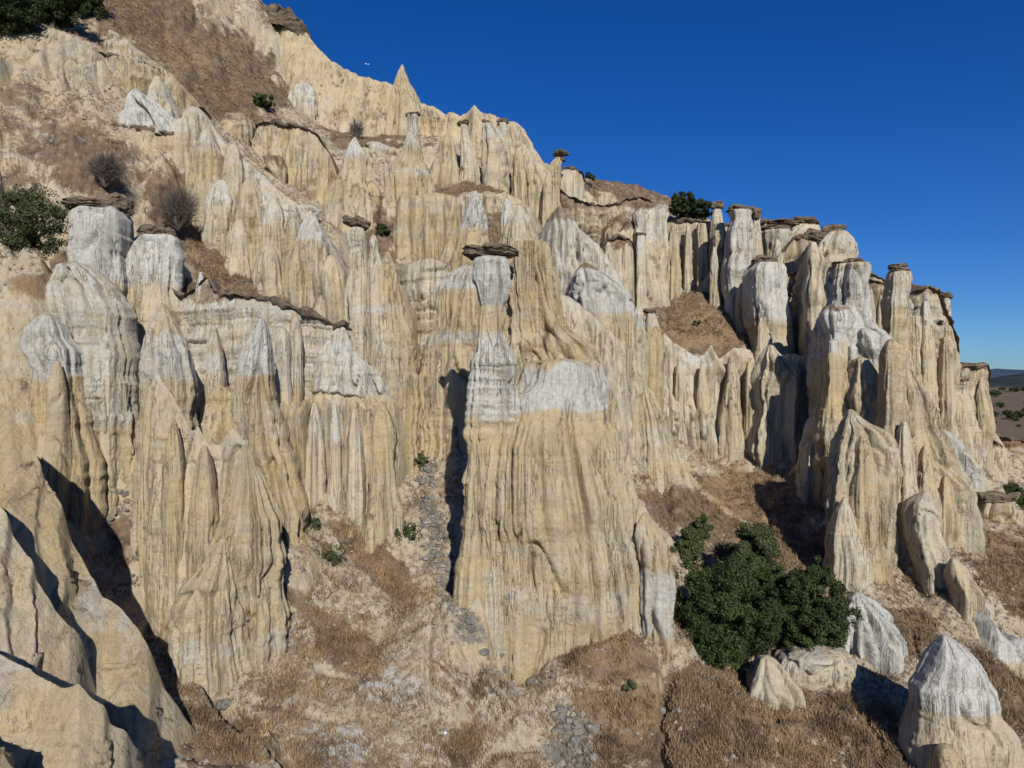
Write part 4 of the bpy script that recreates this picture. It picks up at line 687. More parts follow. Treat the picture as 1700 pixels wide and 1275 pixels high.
def build_spire(name, label, D, rows, group, o, idx):
    seed = 1.37*idx+3.1
    r = np.array(rows, float); y, xl, xr = r.T
    px = D/FPX
    im = int(np.argmax(xr-xl))
    if name != 'rock':
        for i_ in range(im+1, len(y)): xl[i_] = min(xl[i_], xl[i_-1]); xr[i_] = max(xr[i_], xr[i_-1])
    z = (637-y)*px; cx = ((xl+xr)/2-850)*px; hw = (xr-xl)/2*px
    # carry the foot down into the ground
    ext = 6.0
    gx = np.linspace(cx[-1]-hw[-1], cx[-1]+hw[-1], 9); gz = min(ground(gx, np.full(9, D-hw[-1]*.5)).min(), ground(gx, np.full(9, D)).min())
    ext = float(np.clip(z[-1]-gz+2.0, ext, 28)) if not o.get('ext') else o['ext']
    z = np.append(z, z[-1]-ext); cx = np.append(cx, cx[-1]); hw = np.append(hw, hw[-1]*1.08)
    dz = D*.0026; nz = int(np.clip((z[0]-z[-1])/dz, 24, 420))
    zf = np.linspace(z[0], z[-1], nz)
    wf = np.interp(-zf, -z, hw); cf = np.interp(-zf, -z, cx)
    wf = smooth1(wf, 3); cf = smooth1(cf, 3)
    dr = o.get('d', .75); bf = wf*dr; bf = np.maximum(bf, np.minimum(wf, 1.2)) if not o.get('fl') else bf
    bf = np.minimum(bf, 9)
    nth = int(np.clip(2*math.pi*max(hw[:-1])*.8/(D*.0026), 40, 420))
    u = np.linspace(0, 1, nth, endpoint=False)
    th = -math.pi/2+2*math.pi*(u-.5)*1.0   # starts and ends at the back
    th = -math.pi/2+math.copysign(1, 1)*math.pi*np.sign(u-.5)*np.abs(2*(u-.5))**1.35
    n = o.get('n', 3.6 if (name == 'hoodoo' or rows[0][1] > 1230) else 2.8); c = np.cos(th); s_ = np.sin(th)
    ex = np.sign(c)*np.abs(c)**(2/n); ey = np.sign(s_)*np.abs(s_)**(2/n)
    R0 = float(np.percentile(hw, 70))
    X0 = cf[:, None]+wf[:, None]*ex[None]; Y0 = D+bf[:, None]*ey[None]; Z0 = zf[:, None]+0*X0
    # noise lookup on a fixed radius so that ribs converge toward the tip
    k = (np.maximum(wf, R0*.7) if not o.get('fl') else R0+0*wf)[:, None]
    nx = cf.mean()+c[None]*k*.9+cf[:, None]*0; ny = D+s_[None]*k*.9
    d = erode(nx, ny, Z0, o.get('f', 1)*1.3, o.get('s', .22), seed, 1.0, o.get('rib', 1.0))
    d = d-.5
    amp = np.minimum(1, (wf/1.6))[:, None]*o.get('amp', 1)
    amp = np.minimum(amp, .95)
    # uneven outline: notches and bulges that differ on the two sides
    jl = fbm(zf*.45+seed, 0*zf+1.3, 0*zf, 4, .6)*.8; jr = fbm(zf*.45+seed, 0*zf+8.3, 0*zf, 4, .6)*.8
    jw = np.minimum(wf*.38, .8)
    X0 = X0+c[None]*np.where(c[None] > 0, jr[:, None], jl[:, None])*jw[:, None]
    dn = ((zf[0]-Z0)/(zf[0]-zf[-1]))
    sa = o.get('star', .42)
    tw = Z0*.008+.06*perlin(Z0*.12+seed, 0*Z0, 0*Z0)
    st = (1.15-1.9*billow(c[None]*1.5+seed*5+0*Z0, s_[None]*1.5+0*Z0, tw+seed))*.8+.75*billow(c[None]*3.4+seed*5+0*Z0, s_[None]*3.4+0*Z0, tw*1.5+seed)
    d = d+(np.minimum(st, 1.3)-.75)*sa*np.minimum(wf[:, None], 4.5)*(.35+.9*dn)/np.maximum(amp, .25)*np.where(amp < .25, amp/.25, 1)
    X = X0+c[None]*d*amp*.6; Y = Y0+s_[None]*d*amp
    tz = fbm(nx*.8, ny*.8, Z0*.8+seed, 2)*.2*amp
    Z = Z0+tz
    # close the tip
    V = np.stack([X, Y, Z], -1).reshape(-1, 3)
    f = gridfaces(nz, nth, True)
    tip = np.array([[cf[0], D, zf[0]+min(.35, wf[0]*.5)]])
    V = np.vstack([V, tip])
    t = len(V)-1; i = np.arange(nth)
    tf = np.stack([i, np.full(nth, t), (i+1) % nth, (i+1) % nth], -1)
    f = f[:, ::-1]
    tri = np.stack([np.full(nth, t), i, (i+1) % nth], -1)
    pxv = 850+V[:, 0]/D*FPX; pyv = 637-V[:, 2]/D*FPX
    m = band_mask(pxv, pyv, V, o, o.get('ochre', 0))
    # quads only: the tip fan uses quads that fold a vertex in the middle of a doubled ring
    ring = V[:nth]*.5+tip*.5
    V2 = np.vstack([V[:-1], ring, tip+(ring-tip)*.02])
    base = len(V)-1; j = np.arange(nth); j2 = (j+1) % nth
    q1 = np.stack([j, j2, base+j2, base+j], -1); q2 = np.stack([base+j, base+j2, base+nth+j2, base+nth+j], -1)
    m[:, 3] = 1.0 if (name == 'hoodoo' and D > 85) else .3
    m2 = np.vstack([m[:-1], m[:nth], m[:nth]])
    F_ = np.vstack([f, q1, q2])
    loc = (float(cf[-1]), D, float(z[-2]))
    if o.get('cap'):
        root = empty(name, loc, label, CATS[name], group)
        mesh_obj('shaft', V2, F_, ROCK, parent=root, mask=m2)
        for q, cc in enumerate(o['cap']): cap_mesh(*cc, D-.1*q, root, seed+q*2)
    else:
        ob = mesh_obj(name, V2, F_, ROCK, mask=m2, origin=loc)
        tag(ob, label, CATS[name], group)
CATS = dict(rock_spire='rock spire', hoodoo='hoodoo', rock_tower='rock tower', rock_fin='rock fin', rock='rock', rock_wall='rock wall', cliff='cliff')

def build_curtain(name, label, tops, bots, Dp, group, o, idx):
    seed = 2.17*idx+50
    x0, x1 = tops[0][0], tops[-1][0]
    Dm = np.mean([p[1] for p in Dp])
    nc = int(np.clip((x1-x0)/2.1, 30, 560)); px = np.linspace(x0, x1, nc)
    D = np.interp(px, *zip(*Dp)); yt = np.interp(px, *zip(*tops)); yb = np.interp(px, *zip(*bots))
    yt = smooth1(yt, 1)
    yt = yt-fbm(px*.05*Dm/60, seed+0*px, 0*px, 4, .6)*5
    H = (yb-yt).max()
    nrow = int(np.clip(H/2.1, 24, 330))
    v = np.linspace(0, 1, nrow)
    ext = 7.0/Dm*FPX if not o.get('ext') else o['ext']/Dm*FPX
    batter = o.get('batter', .1)
    hgt = (yb-yt)/FPX*D
    if not o.get('ext'):
        gxx = (px-850)/FPX*(D-batter*hgt); gz = np.minimum(ground(gxx, D-batter*hgt-1), ground(gxx, D+1)); dd = (637-yb)/FPX*D-gz+2
        ext = np.clip(smooth1(np.maximum(dd, 7), 20), 7, 25)/Dm*FPX
    # ends curve back so that the wall has thickness seen from the side
    th = o.get('th', 4)
    e = np.minimum((px-x0), (x1-px))/FPX*D; rad = min(th, (x1-x0)/FPX*Dm*.35)
    ee = np.clip(1-e/rad, 0, 1); back = rad*(1-np.sqrt(np.clip(1-ee**2, 0, 1)))
    PY = (yb+ext)[None]-((yb+ext)-yt)[None]*v[:, None]
    frac = np.clip((yb[None]-PY)/np.maximum(yb-yt, 1)[None], -.3, 1)
    Y = D[None]+back[None]-batter*hgt[None]*(1-frac)
    X = (px[None]-850)/FPX*(D[None]-batter*hgt[None]*(1-frac)); Z = (637-PY)/FPX*(D[None]-batter*hgt[None]*(1-frac))
    pl = o.get('pl', 1.0); f = o.get('f', 1)
    big = billow(X/o.get('col', 4.2)+seed, .3*Z/8, seed+0*X)*1.4
    d = erode(X, Y*.5, Z, f*1.25, o.get('s', .35), seed, 1+o.get('rough', 0)*3, o.get('rib', 1))+pl*np.minimum(big, 1.0)**.65-.4-pl*.35
    crest = 1-sstep(.86, 1.0, frac)*.75
    Y = Y-d*crest
    if o.get('tuck'):
        k_ = 1-sstep(-.02, .14, frac+.10*fbm(X*.9, 0*X, seed+0*X, 3)); Y = Y+k_*2.6
    # top surface rolling back and down behind the crest
    nb = 14; tb = np.linspace(0, 1, nb+1)[1:]
    drop = o.get('drop', None)
    hh = (1.0 if not o.get('free') else None)
    Yb = Y[-1][None]+tb[:, None]*th
    if o.get('mesa') is not None:
        q = np.minimum(tb/.8, 1)[:, None]
        Yb = Y[-1][None]+q*th; Zb = Z[-1][None]+o['mesa']*np.sin(q*1.57)*np.minimum(1, e/4)[None]-np.clip((tb-.8)/.2, 0, 1)[:, None]*22
    elif o.get('free'): Zb = Z[-1][None]-(tb[:, None]**1.5)*np.minimum(hgt+3, 30)[None]
    else: Zb = Z[-1][None]-tb[:, None]*(th*.15 if drop is None else drop)-(tb[:, None] > .99)*1.2
    Xb = X[-1][None]*(1+0*tb[:, None])
    Zb = Zb+fbm(Xb*.6, Yb*.6, seed+0*Zb, 4)*.5*np.minimum(1, tb*4)[:, None]
    brownback = o.get('mesa') is not None
    X = np.vstack([X, Xb]); Y = np.vstack([Y, Yb]); Z = np.vstack([Z, Zb])
    V = np.stack([X, Y, Z], -1).reshape(-1, 3)
    PXv = np.broadcast_to(px[None], X.shape).ravel()
    PYv = np.vstack([PY, np.broadcast_to(yt[None], (nb, nc))]).ravel()
    m = band_mask(PXv, PYv, V, o, o.get('ochre', 0))
    if brownback: m[nrow*nc:, 2] = 1.0
    if o.get('s', 0) > .7: m[:, 3] = 1
    F_ = gridfaces(X.shape[0], nc)
    loc = (float(X[0].mean()), float(Dm), float(Z[0].mean()))
    if o.get('cap') or o.get('rim'):
        root = empty(name, loc, label, CATS[name], group)
        mesh_obj('face', V, F_, ROCK, parent=root, mask=m)
        if o.get('rim'):
            cx_, cy_, cz_ = X[nrow-1], Y[nrow-1], Z[nrow-1]
            nth = 18; an = np.linspace(0, 2*math.pi, nth, endpoint=False)[:, None]
            thk = np.clip(.20+1.1*fbm(cx_*.5+seed, cz_*.2, 0*cx_, 5, .65), .02, .9)*np.clip(e/1.0, .05, 1)
            sl_ = smooth1(np.abs(np.gradient(cz_, cx_+1e-6*np.arange(nc))), 6); thk = thk*(1-.93*sstep(.35, .8, sl_))
            out = .45+1.5*fbm(cx_*.7+seed, 0*cx_+3, 0*cx_, 4, .6)
            RX = cx_[None]+0*an; RY = cy_[None]+.7-np.sign(np.cos(an))*np.abs(np.cos(an))**.6*(np.maximum(.25, out)+.75)[None]; RZ = cz_[None]+np.sign(np.sin(an))*np.abs(np.sin(an))**.6*thk[None]-.05
            nn_ = fbm(RX*1.6, RY*1.6, RZ*2.5, 4, .65); RY = RY+nn_*.5; RZ = RZ+nn_*.22*np.minimum(thk*3, 1)[None]
            mesh_obj('rim', np.stack([RX, RY, RZ], -1).transpose(1, 0, 2).reshape(-1, 3), gridfaces(nc, nth, True), CAP, parent=root)
        for q, cc in enumerate(o.get('cap', [])): cap_mesh(*cc, Dm+.3, root, seed+q)
    else:
        ob = mesh_obj(name, V, F_, CAP if o.get('dark') else ROCK, mask=m, origin=loc); tag(ob, label, CATS[name], group)

for i, (n_, l_, D_, r_, g_, o_) in enumerate(SP): build_spire(n_, l_, D_, r_, g_, o_, i)
for i, (n_, l_, t_, b_, D_, g_, o_) in enumerate(CU): build_curtain(n_, l_, t_, b_, D_, g_, o_, i)

# ------------------------------------------------------------------ trees and bushes
def tube(pts, rad, n=6):
    pts = np.array(pts, float); V = []; 
    for i, p in enumerate(pts):
        t = pts[min(i+1, len(pts)-1)]-pts[max(i-1, 0)]; t /= np.linalg.norm(t)+1e-9
        a = np.cross(t, [0.3, .9, .1]); a /= np.linalg.norm(a); b = np.cross(t, a)
        for k in range(n):
            q = 2*math.pi*k/n; V.append(p+rad[i]*(a*math.cos(q)+b*math.sin(q)))
    return np.array(V), gridfaces(len(pts), n, True)
def join(parts):
    V = []; F_ = []; o = 0
    for v, f in parts: V.append(v); F_.append(f+o); o += len(v)
    return np.vstack(V), np.vstack(F_)
def leaves(cent, rad, n, size, rs, shell=.45):
    """n leaf quads scattered in a shell of each clump, turned mostly outward"""
    c = []; nn = []
    for (p, r) in zip(cent, rad):
        d = rs.normal(size=(n, 3)); d /= np.linalg.norm(d, axis=1)[:, None]
        c.append(p+d*r*np.array([1, 1, .85])*(rs.uniform(.1, 1, (n, 1))**shell)); nn.append(d)
    c = np.vstack(c); nn = np.vstack(nn); m = len(c)
    q = nn+rs.normal(size=(m, 3))*.55
    a = np.cross(q, rs.normal(size=(m, 3))); a /= np.linalg.norm(a, axis=1)[:, None]
    b = np.cross(a, q); b /= np.linalg.norm(b, axis=1)[:, None]
    s = size*rs.uniform(.6, 1.3, (m, 1))
    V = np.stack([c-a*s*.6-b*s*.2, c+b*s*.45, c+a*s*.7, c-b*s*.4-a*s*.1], 1).reshape(-1, 3)
    return V, np.arange(m*4).reshape(-1, 4)
def ray_ground(px, py, lo=28, hi=130):
    ds = np.linspace(lo, hi, 500); zz = ground(((px-850)/FPX)*ds, ds); rz = (637-py)/FPX*ds
    hit = np.where(rz <= zz)[0]
    return float(ds[hit[0]]) if len(hit) else None
def tree(name, label, cat, px0, px1, py0, py1, D, mat=LEAF, clumps=60, per=380, leaf=.2, rs=None, depth=.9, group=None, cs=.2, sit=False, loose=0):
    rs = rs or np.random.default_rng(abs(int(px0*7+py0)))
    if sit:
        g = ray_ground((px0+px1)/2, py1-2)
        if g: D = g
    c = W((px0+px1)/2, (py0+py1)/2, D); a = (px1-px0)/2/FPX*D; h = (py1-py0)/2/FPX*D
    zg = float(ground(np.array([c[0]]), np.array([D]))[0])
    base = np.array([c[0], D, min(max(zg-.1, c[2]-h-1.0), c[2]-h*.7)])
    root = empty(name, tuple(base), label, cat, group)
    # clumps sit on an uneven hull, a few inside
    d = rs.normal(size=(clumps, 3)); d /= np.linalg.norm(d, axis=1)[:, None]
    hull = .80+.22*perlin(d[:, 0]*1.7+px0, d[:, 1]*1.7, d[:, 2]*1.7)
    rr_ = np.where(rs.uniform(size=clumps) < .75, rs.uniform(.86, 1, clumps), rs.uniform(.2, .8, clumps))*hull
    cr = rs.uniform(.7, 1.3, clumps)*cs*min(a, h)
    cen = c+d*rr_[:, None]*np.array([a, a*depth, h])
    lowc = cen[:, 2] < c[2]-h*.75; cen[:, 2] = np.where(lowc, cen[:, 2]+h*.2, cen[:, 2])
    V, f = leaves(cen, cr, per, leaf, rs)
    if loose:
        k = int(clumps*loose); d2 = rs.normal(size=(k, 3)); d2 /= np.linalg.norm(d2, axis=1)[:, None]
        V2, f2 = leaves(c+d2*np.array([a, a*depth, h])*rs.uniform(.85, 1.08, (k, 1)), np.full(k, cs*min(a, h)*.7), per//4, leaf, rs)
        f = np.vstack([f, f2+len(V)]); V = np.vstack([V, V2])
    mesh_obj('crown', V, f, mat, parent=root, smooth=False)
    parts = []
    tr = max(.06, a*.05)
    top = c+np.array([0, 0, -h*.1])
    parts.append(tube([base+np.array([0, 0, -.3]), base*.5+top*.5+np.array([a*.04, 0, 0]), top], [tr*1.5, tr, tr*.6], 8))
    for i in range(min(24, clumps//3)):
        s0 = base*.45+top*.55; mid = (s0+cen[i])/2+rs.normal(size=3)*a*.05
        parts.append(tube([s0, mid, cen[i]], [tr*.6, tr*.35, tr*.12], 5))
    V, f = join(parts); mesh_obj('trunk', V, f, BARK, parent=root)
    return root
T = 'oak_tree'
tree(T, 'largest dark evergreen oak, round crowned, right of the central tower', 'tree', 1098, 1294, 928, 1122, 51, clumps=240, per=270, leaf=.15, cs=.15, loose=.35)
tree(T, 'dense round evergreen oak on the crumbling scarp, right of the largest oak', 'tree', 1270, 1416, 930, 1096, 51.5, clumps=200, per=260, leaf=.14, cs=.15, loose=.35)
tree(T, 'lighter green smaller oak rising behind the two large ones', 'tree', 1210, 1298, 864, 965, 56, mat=LEAF2, clumps=90, per=260, leaf=.15, cs=.22)
tree(T, 'dark low crown filling the gap behind the largest oak', 'tree', 1180, 1310, 915, 1000, 54.5, clumps=100, per=260, leaf=.15, cs=.22)
tree('bush', 'two humped green bush above and left of the large oaks', 'bush', 1112, 1168, 870, 932, 64, mat=LEAF2, clumps=44, per=240, leaf=.15, cs=.26, sit=True)
tree('bush', 'small dark green bush touching the two humped bush on its right', 'bush', 1146, 1182, 856, 900, 65, mat=LEAF2, clumps=26, per=220, leaf=.15, cs=.3, sit=True)
tree(T, 'spreading dark tree at the left edge beside the rusty slab', 'tree', -16, 110, 308, 432, 59, clumps=120, per=110, leaf=.15, mat=LEAF2, cs=.2, loose=.8)
tree(T, 'leftmost of the dark trees cut by the top left corner', 'tree', -70, 66, -60, 66, 77, clumps=190, per=200, leaf=.18, cs=.17, loose=.5, sit=True)
tree(T, 'dark tree hanging over the drip stained bluff at the top edge', 'tree', 34, 140, -70, 48, 79, clumps=150, per=200, leaf=.18, cs=.17, loose=.5, sit=True)
tree(T, 'rightmost of the dark trees at the top left corner', 'tree', 96, 174, -50, 30, 84, clumps=100, per=180, leaf=.18, cs=.2, loose=.6, sit=True)
tree('bush', 'wide dark green bush on the skyline above the cream back cliff', 'bush', 1110, 1160, 318, 360, 116, clumps=60, per=160, leaf=.26, cs=.24, loose=.5)
tree('bush', 'lower dark bush joined to the right side of the wide skyline bush', 'bush', 1144, 1184, 330, 364, 115, clumps=40, per=150, leaf=.26, cs=.26, loose=.5)
tree('bush', 'round dark green bush on the upper slope left of the fluted block', 'bush', 420, 456, 154, 182, 106, clumps=34, per=140, leaf=.22, cs=.28, sit=True, loose=.5)
tree('bush', 'small dark green bush in the brown notch by the slab capped hoodoo', 'bush', 625, 648, 366, 396, 84, clumps=22, per=130, leaf=.2, cs=.3, sit=True)
tree('bush', 'sparse yellow green bush at the head of the stony gully', 'bush', 683, 714, 748, 780, 73, mat=LEAF2, clumps=22, per=60, leaf=.14, cs=.25, sit=True, loose=1)
tree('bush', 'small green bush at the foot of the broad tan skirt', 'bush', 508, 532, 856, 882, 60, mat=LEAF2, clumps=18, per=70, leaf=.12, cs=.3, sit=True, loose=1)
tree('bush', 'olive brown low bush on the pale slope below the small green bush', 'bush', 528, 574, 902, 938, 57, mat=LEAF2, clumps=26, per=30, leaf=.12, cs=.3, sit=True, loose=1)
tree('bush', 'low olive bush beside the stones at the bend of the gully', 'bush', 652, 702, 868, 898, 66, mat=LEAF2, clumps=26, per=34, leaf=.13, cs=.3, sit=True, loose=1)
tree('bush', 'tiny green bush in the orange grass below the central tower', 'bush', 1032, 1060, 1128, 1148, 46, mat=LEAF2, clumps=12, per=50, leaf=.10, cs=.35, sit=True)
tree('bush', 'small dark bush on the brown grassy mound', 'bush', 1150, 1164, 530, 544, 99, clumps=10, per=50, leaf=.16, cs=.35, sit=True)
tree('bush', 'tiny dark bush on the skyline saddle', 'bush', 968, 990, 286, 302, 120, clumps=12, per=60, leaf=.22, cs=.3)
tree('bush', 'dark green bush below the ragged ledge at the right edge', 'bush', 1652, 1704, 800, 858, 92, clumps=50, per=170, leaf=.2, cs=.25)
def shrub(label, px0, px1, py0, py1, D, n=160):
    rs = np.random.default_rng(int(px0+py0)); c = W((px0+px1)/2, py1, D); a = (px1-px0)/2/FPX*D; h = (py1-py0)/FPX*D
    zg = float(ground(np.array([c[0]]), np.array([D]))[0]); b = np.array([c[0], D, min(c[2]+.2*h, max(c[2]-.6, zg-.1))])
    root = empty('bare_shrub', tuple(b), label, 'shrub')
    parts = []
    for i in range(n):
        ang = rs.uniform(0, 2*math.pi); q = rs.uniform(.1, 1)**.6
        e = b+np.array([math.cos(ang)*a*q, math.sin(ang)*a*q*.8, h*rs.uniform(.35, 1)*(1.1-.5*q)])
        m = b*.5+e*.5+rs.normal(size=3)*a*.1; m[2] += h*.08
        parts.append(tube([b, m, e], [.06, .03, .012], 3))
        for k in range(3):
            e2 = e+rs.normal(size=3)*a*.2; parts.append(tube([m*.4+e*.6, (m+e2)/2+rs.normal(size=3)*a*.03, e2], [.025, .018, .01], 3))
    V, f = join(parts); mesh_obj('twigs', V, f, TWIG, parent=root)
shrub('leafless dark shrub on the left slope below the white triangular slab', 145, 205, 232, 300, 69, 260)
shrub('straggly grey bare shrub on the slope right of the rusty slab', 262, 330, 290, 372, 73, 260)
shrub('bare dark shrub standing under the skyline ridge', 578, 606, 186, 226, 115, 120)
shrub('dead grey shrub between the bushes and the oaks', 1180, 1226, 880, 922, 61, 150)

# ------------------------------------------------------------------ loose stones
def stone_mesh(seed, n=9):
    rs = np.random.default_rng(seed)
    th = np.linspace(0, 2*math.pi, n, endpoint=False)[None]; v = np.linspace(-1, 1, 7)[:, None]
    pr = (1-np.abs(v)**3.5)**.4
    X = np.cos(th)*pr; Y = np.sin(th)*pr*rs.uniform(.6, .9); Z = v*rs.uniform(.45, .75)+0*th
    k = 1+.42*fbm(X*1.1+seed*3, Y*1.1, Z*1.1, 3)*1.6
    return np.stack([X*k, Y*k, Z*k], -1).reshape(-1, 3), gridfaces(7, n, True)
protos = {}
def stone(label, px, py, w_px, mat, seed, group, D=None):
    # find where the ray through this pixel meets the ground
    ds = np.linspace(28, 110, 400); zz = ground(((px-850)/FPX)*ds, ds); rz = (637-py)/FPX*ds
    if D is None:
        hit = np.where(rz <= zz)[0]
        if len(hit) == 0: return
        D = float(ds[hit[0]])
    p = np.array([(px-850)/FPX*D, D, float(ground(np.array([(px-850)/FPX*D]), np.array([D]))[0])])
    s = w_px/2/FPX*D
    key = (seed % 9, mat.name)
    if key not in protos:
        V, f = stone_mesh(seed % 9+1); o = mesh_obj('boulder', V, f, mat, origin=(0, 0, 0), smooth=False); protos[key] = o; first = True
    else:
        o = protos[key].copy(); C.objects.link(o)
    o.location = p+np.array([0, 0, s*.14]); o.scale = (s, s, s); o.rotation_euler = (random.uniform(-.3, .3), random.uniform(-.3, .3), random.uniform(0, 6.3))
    tag(o, label, 'boulder', group)
gl = [(700,700),(704,740),(706,790),(712,830),(718,860),(728,900),(738,940),(745,980),(760,1020),(775,1050)]
for i in range(170):
    t = random.random()*(len(gl)-1); k = int(t); f = t-k
    x = gl[k][0]*(1-f)+gl[k+1][0]*f+random.gauss(0, 9+4*t/9); y = gl[k][1]*(1-f)+gl[k+1][1]*f
    stone_w = 4+14*random.random()**2.2; stone(f"{'small' if stone_w < 7 else 'mid sized' if stone_w < 11 else 'large'} dark grey stone, {'upper' if t < 3 else 'middle' if t < 6 else 'lower'} gully left of the central tower", x, y, stone_w, STONE, i, 'grey stones along the dry gully')
for i in range(50):
    t = random.random(); x = 920+t*70+random.gauss(0, 14); y = 1170+t*110
    stone_w = 6+17*random.random()**1.8; stone(f"{'small' if stone_w < 10 else 'mid sized' if stone_w < 15 else 'large'} dark grey stone in the {'upper' if t < .5 else 'lower'} stony bed at the bottom centre", x, y, stone_w, STONE, i+3, 'grey stones at the bottom of the gully')
for i in range(22):
    x = random.uniform(790, 890); y = 1095+(x-790)*.5+random.gauss(0, 14)
    stone(('tan' if i % 2 else 'grey')+f" block, {'left' if x < 840 else 'right'} part of the rubble below the central tower", x, y, random.uniform(8, 22), TANSTONE if i % 2 else STONE, i+1, 'rubble blocks below the central tower')
for i in range(36):
    t = random.random(); x = 120+t*200+random.gauss(0, 22); y = 800+t*190+random.gauss(0, 22)
    stone(f"grey stone scattered on the {'upper' if t < .35 else 'middle' if t < .7 else 'lower'} brown slope behind the long diagonal fin", x, y, random.uniform(6, 15), STONE, i+5, 'stones on the slope behind the fins')
for l, x, y, s, m in [('large brown boulder on the slope beside the long diagonal fin', 140, 822, 34, TANSTONE), ('largest of the flat grey stones below the pyramid topped wall', 305, 953, 32, STONE),
    ('flat grey stone above and right of the largest flat stone', 340, 925, 18, STONE), ('small upright grey stone at the trunk of the largest oak', 1184, 1130, 14, STONE), ('grey stone in the crack at the foot of the leaning spire', 1098, 1182, 15, STONE),
    ('small grey stone just right of the crack below the leaning spire', 1120, 1183, 12, STONE), ('flat dark stone at the head of the lower left crack', 373, 1172, 26, STONE), ('round grey stone at the bottom edge left of centre', 246, 1262, 18, STONE)]:
    stone(l, x, y, s, m, int(x), None)
o_ = stone('scrap of white litter on the pale slope at the bottom centre', 739, 1218, 8, WHITE, 4, None)
for o in C.objects:
    if o.get('label', '').startswith('scrap'): o.name = 'litter'; o['category'] = 'litter'

def rubble():
    rs = np.random.default_rng(8); N = 60000
    px = rs.uniform(-40, 1740, N); Y = np.exp(rs.uniform(math.log(34), math.log(120), N)); X = (px-850)/FPX*Y
    Z = ground(X, Y); e = .3; st = np.hypot((ground(X+e, Y)-Z)/e, (ground(X, Y+e)-Z)/e)
    P_ = np.stack([X, Y, Z], -1); m = cover(P_)
    kp = rs.uniform(0, 1, N) < np.clip(.10+1.2*m[:, 3]+.25*sstep(0, .3, fbm(X*.3, Y*.3, 9+0*X, 3)), 0, 1)*(st < 1.6)
    P_ = P_[kp]; n = len(P_)
    base = np.array([[1,0,0],[.3,.95,0],[-.8,.6,0],[-.8,-.6,0],[.3,-.95,0],[.1,.1,.75],[0,0,-.4]])
    tris = np.array([[0,1,5],[1,2,5],[2,3,5],[3,4,5],[4,0,5],[1,0,6],[2,1,6],[3,2,6],[4,3,6],[0,4,6]])
    s = (.05+.22*rs.uniform(0, 1, (n, 1, 1))**3.2); s = s*np.where(m[kp][:, 3] > .3, 1.5, 1)[:, None, None]
    V = base[None]*s*rs.uniform(.6, 1.3, (n, 7, 3)); a = rs.uniform(0, 6.28, n); ca = np.cos(a)[:, None]; sa = np.sin(a)[:, None]
    V = np.stack([V[..., 0]*ca-V[..., 1]*sa, V[..., 0]*sa+V[..., 1]*ca, V[..., 2]], -1)+P_[:, None, :]
    F_ = (tris[None]+np.arange(n)[:, None, None]*7).reshape(-1, 3)
    o = mesh_obj('rubble', V.reshape(-1, 3), F_, RUB, origin=(0, 0, 0), smooth=False)
    tag(o, 'small loose stones and clods littering the slopes', 'rubble', kind='stuff')
    print('rubble', n)
rubble()

# ------------------------------------------------------------------ dry grass (uncountable)
def grass():
    rs = np.random.default_rng(5)
    N = 900000
    px = rs.uniform(-60, 1760, N); lo, hi = math.log(36), math.log(125)
    Y = np.exp(rs.uniform(lo, hi, N)); X = (px-850)/FPX*Y
    e = .25; Z = ground(X, Y)
    nx = (ground(X+e, Y)-Z)/e; ny = (ground(X, Y+e)-Z)/e
    steep = np.hypot(nx, ny)
    P_ = np.stack([X, Y, Z], -1); m = cover(P_)
    dens = np.clip(m[:, 2]*1.25-.3, 0, 1)*(1-.6*m[:, 0])*(1-.7*m[:, 3])*(steep < 1.6)
    clump = sstep(-.15, .3, fbm(X*.6, Y*.6, 0*X, 2))
    kp = rs.uniform(0, 1, N) < np.maximum(dens*(.12+.88*clump*sstep(-.25, .15, fbm(X*1.7, Y*1.7, 5+0*X, 2))), .09*(steep < 1.5))
    P_ = P_[kp]; n = len(P_)
    B = 5
    p = np.repeat(P_, B, 0)+rs.normal(size=(n*B, 3))*np.array([.10, .10, 0])
    h = rs.uniform(.12, .5, (n*B, 1))*np.repeat(.55+.9*sstep(-.3, .4, fbm(P_[:, 0]*.4, P_[:, 1]*.4, 0*P_[:, 0], 3)), B)[:, None]; tilt = rs.normal(size=(n*B, 3))*.45; tilt[:, 2] = 1; tilt /= np.linalg.norm(tilt, axis=1)[:, None]
    sd = rs.normal(size=(n*B, 3)); sd[:, 2] = 0; sd /= np.linalg.norm(sd, axis=1)[:, None]
    wdt = np.repeat(.022+.0004*P_[:, 1:2], B, 0)
    p[:, 2] -= .05
    V = np.stack([p-sd*wdt, p+sd*wdt, p+tilt*h], 1).reshape(-1, 3)
    o = mesh_obj('dry_grass', V, np.arange(len(V)).reshape(-1, 3), GRASS, origin=(0, 0, 0), smooth=False)
    tag(o, 'brown dry grass growing on the slopes between the rocks', 'grass', kind='stuff')
    print('grass tufts', n)
grass()

# ------------------------------------------------------------------ far country at the right
def ridge(name, y, pts, mat, depth, seed):
    px = np.linspace(pts[0][0], pts[-1][0], 300); py = np.interp(px, *zip(*pts)); py = py-fbm(px*.03+seed, 0*px, 0*px, 5, .55)*4
    X = (px-850)/FPX*y; Zt = (637-py)/FPX*y
    rows = []
    for t, f in ((-1, 0), (-.7, .35), (-.45, .6), (-.2, .88), (0, 1), (.3, .85), (.7, .4), (1, 0)):
        rows.append(np.stack([X, y+t*depth+0*X, -60+(Zt+60)*f], -1))
    V = np.array(rows); o = mesh_obj(name, V.reshape(-1, 3), gridfaces(len(rows), 300), mat, origin=(0, 0, 0)); tag(o, kind='structure')
ridge('far_hills', 9000, [(200,640),(900,630),(1300,625),(1500,618),(1600,613),(1660,611),(1720,615),(2000,606),(2600,620),(3600,640)], FARHILL, 1500, 1)
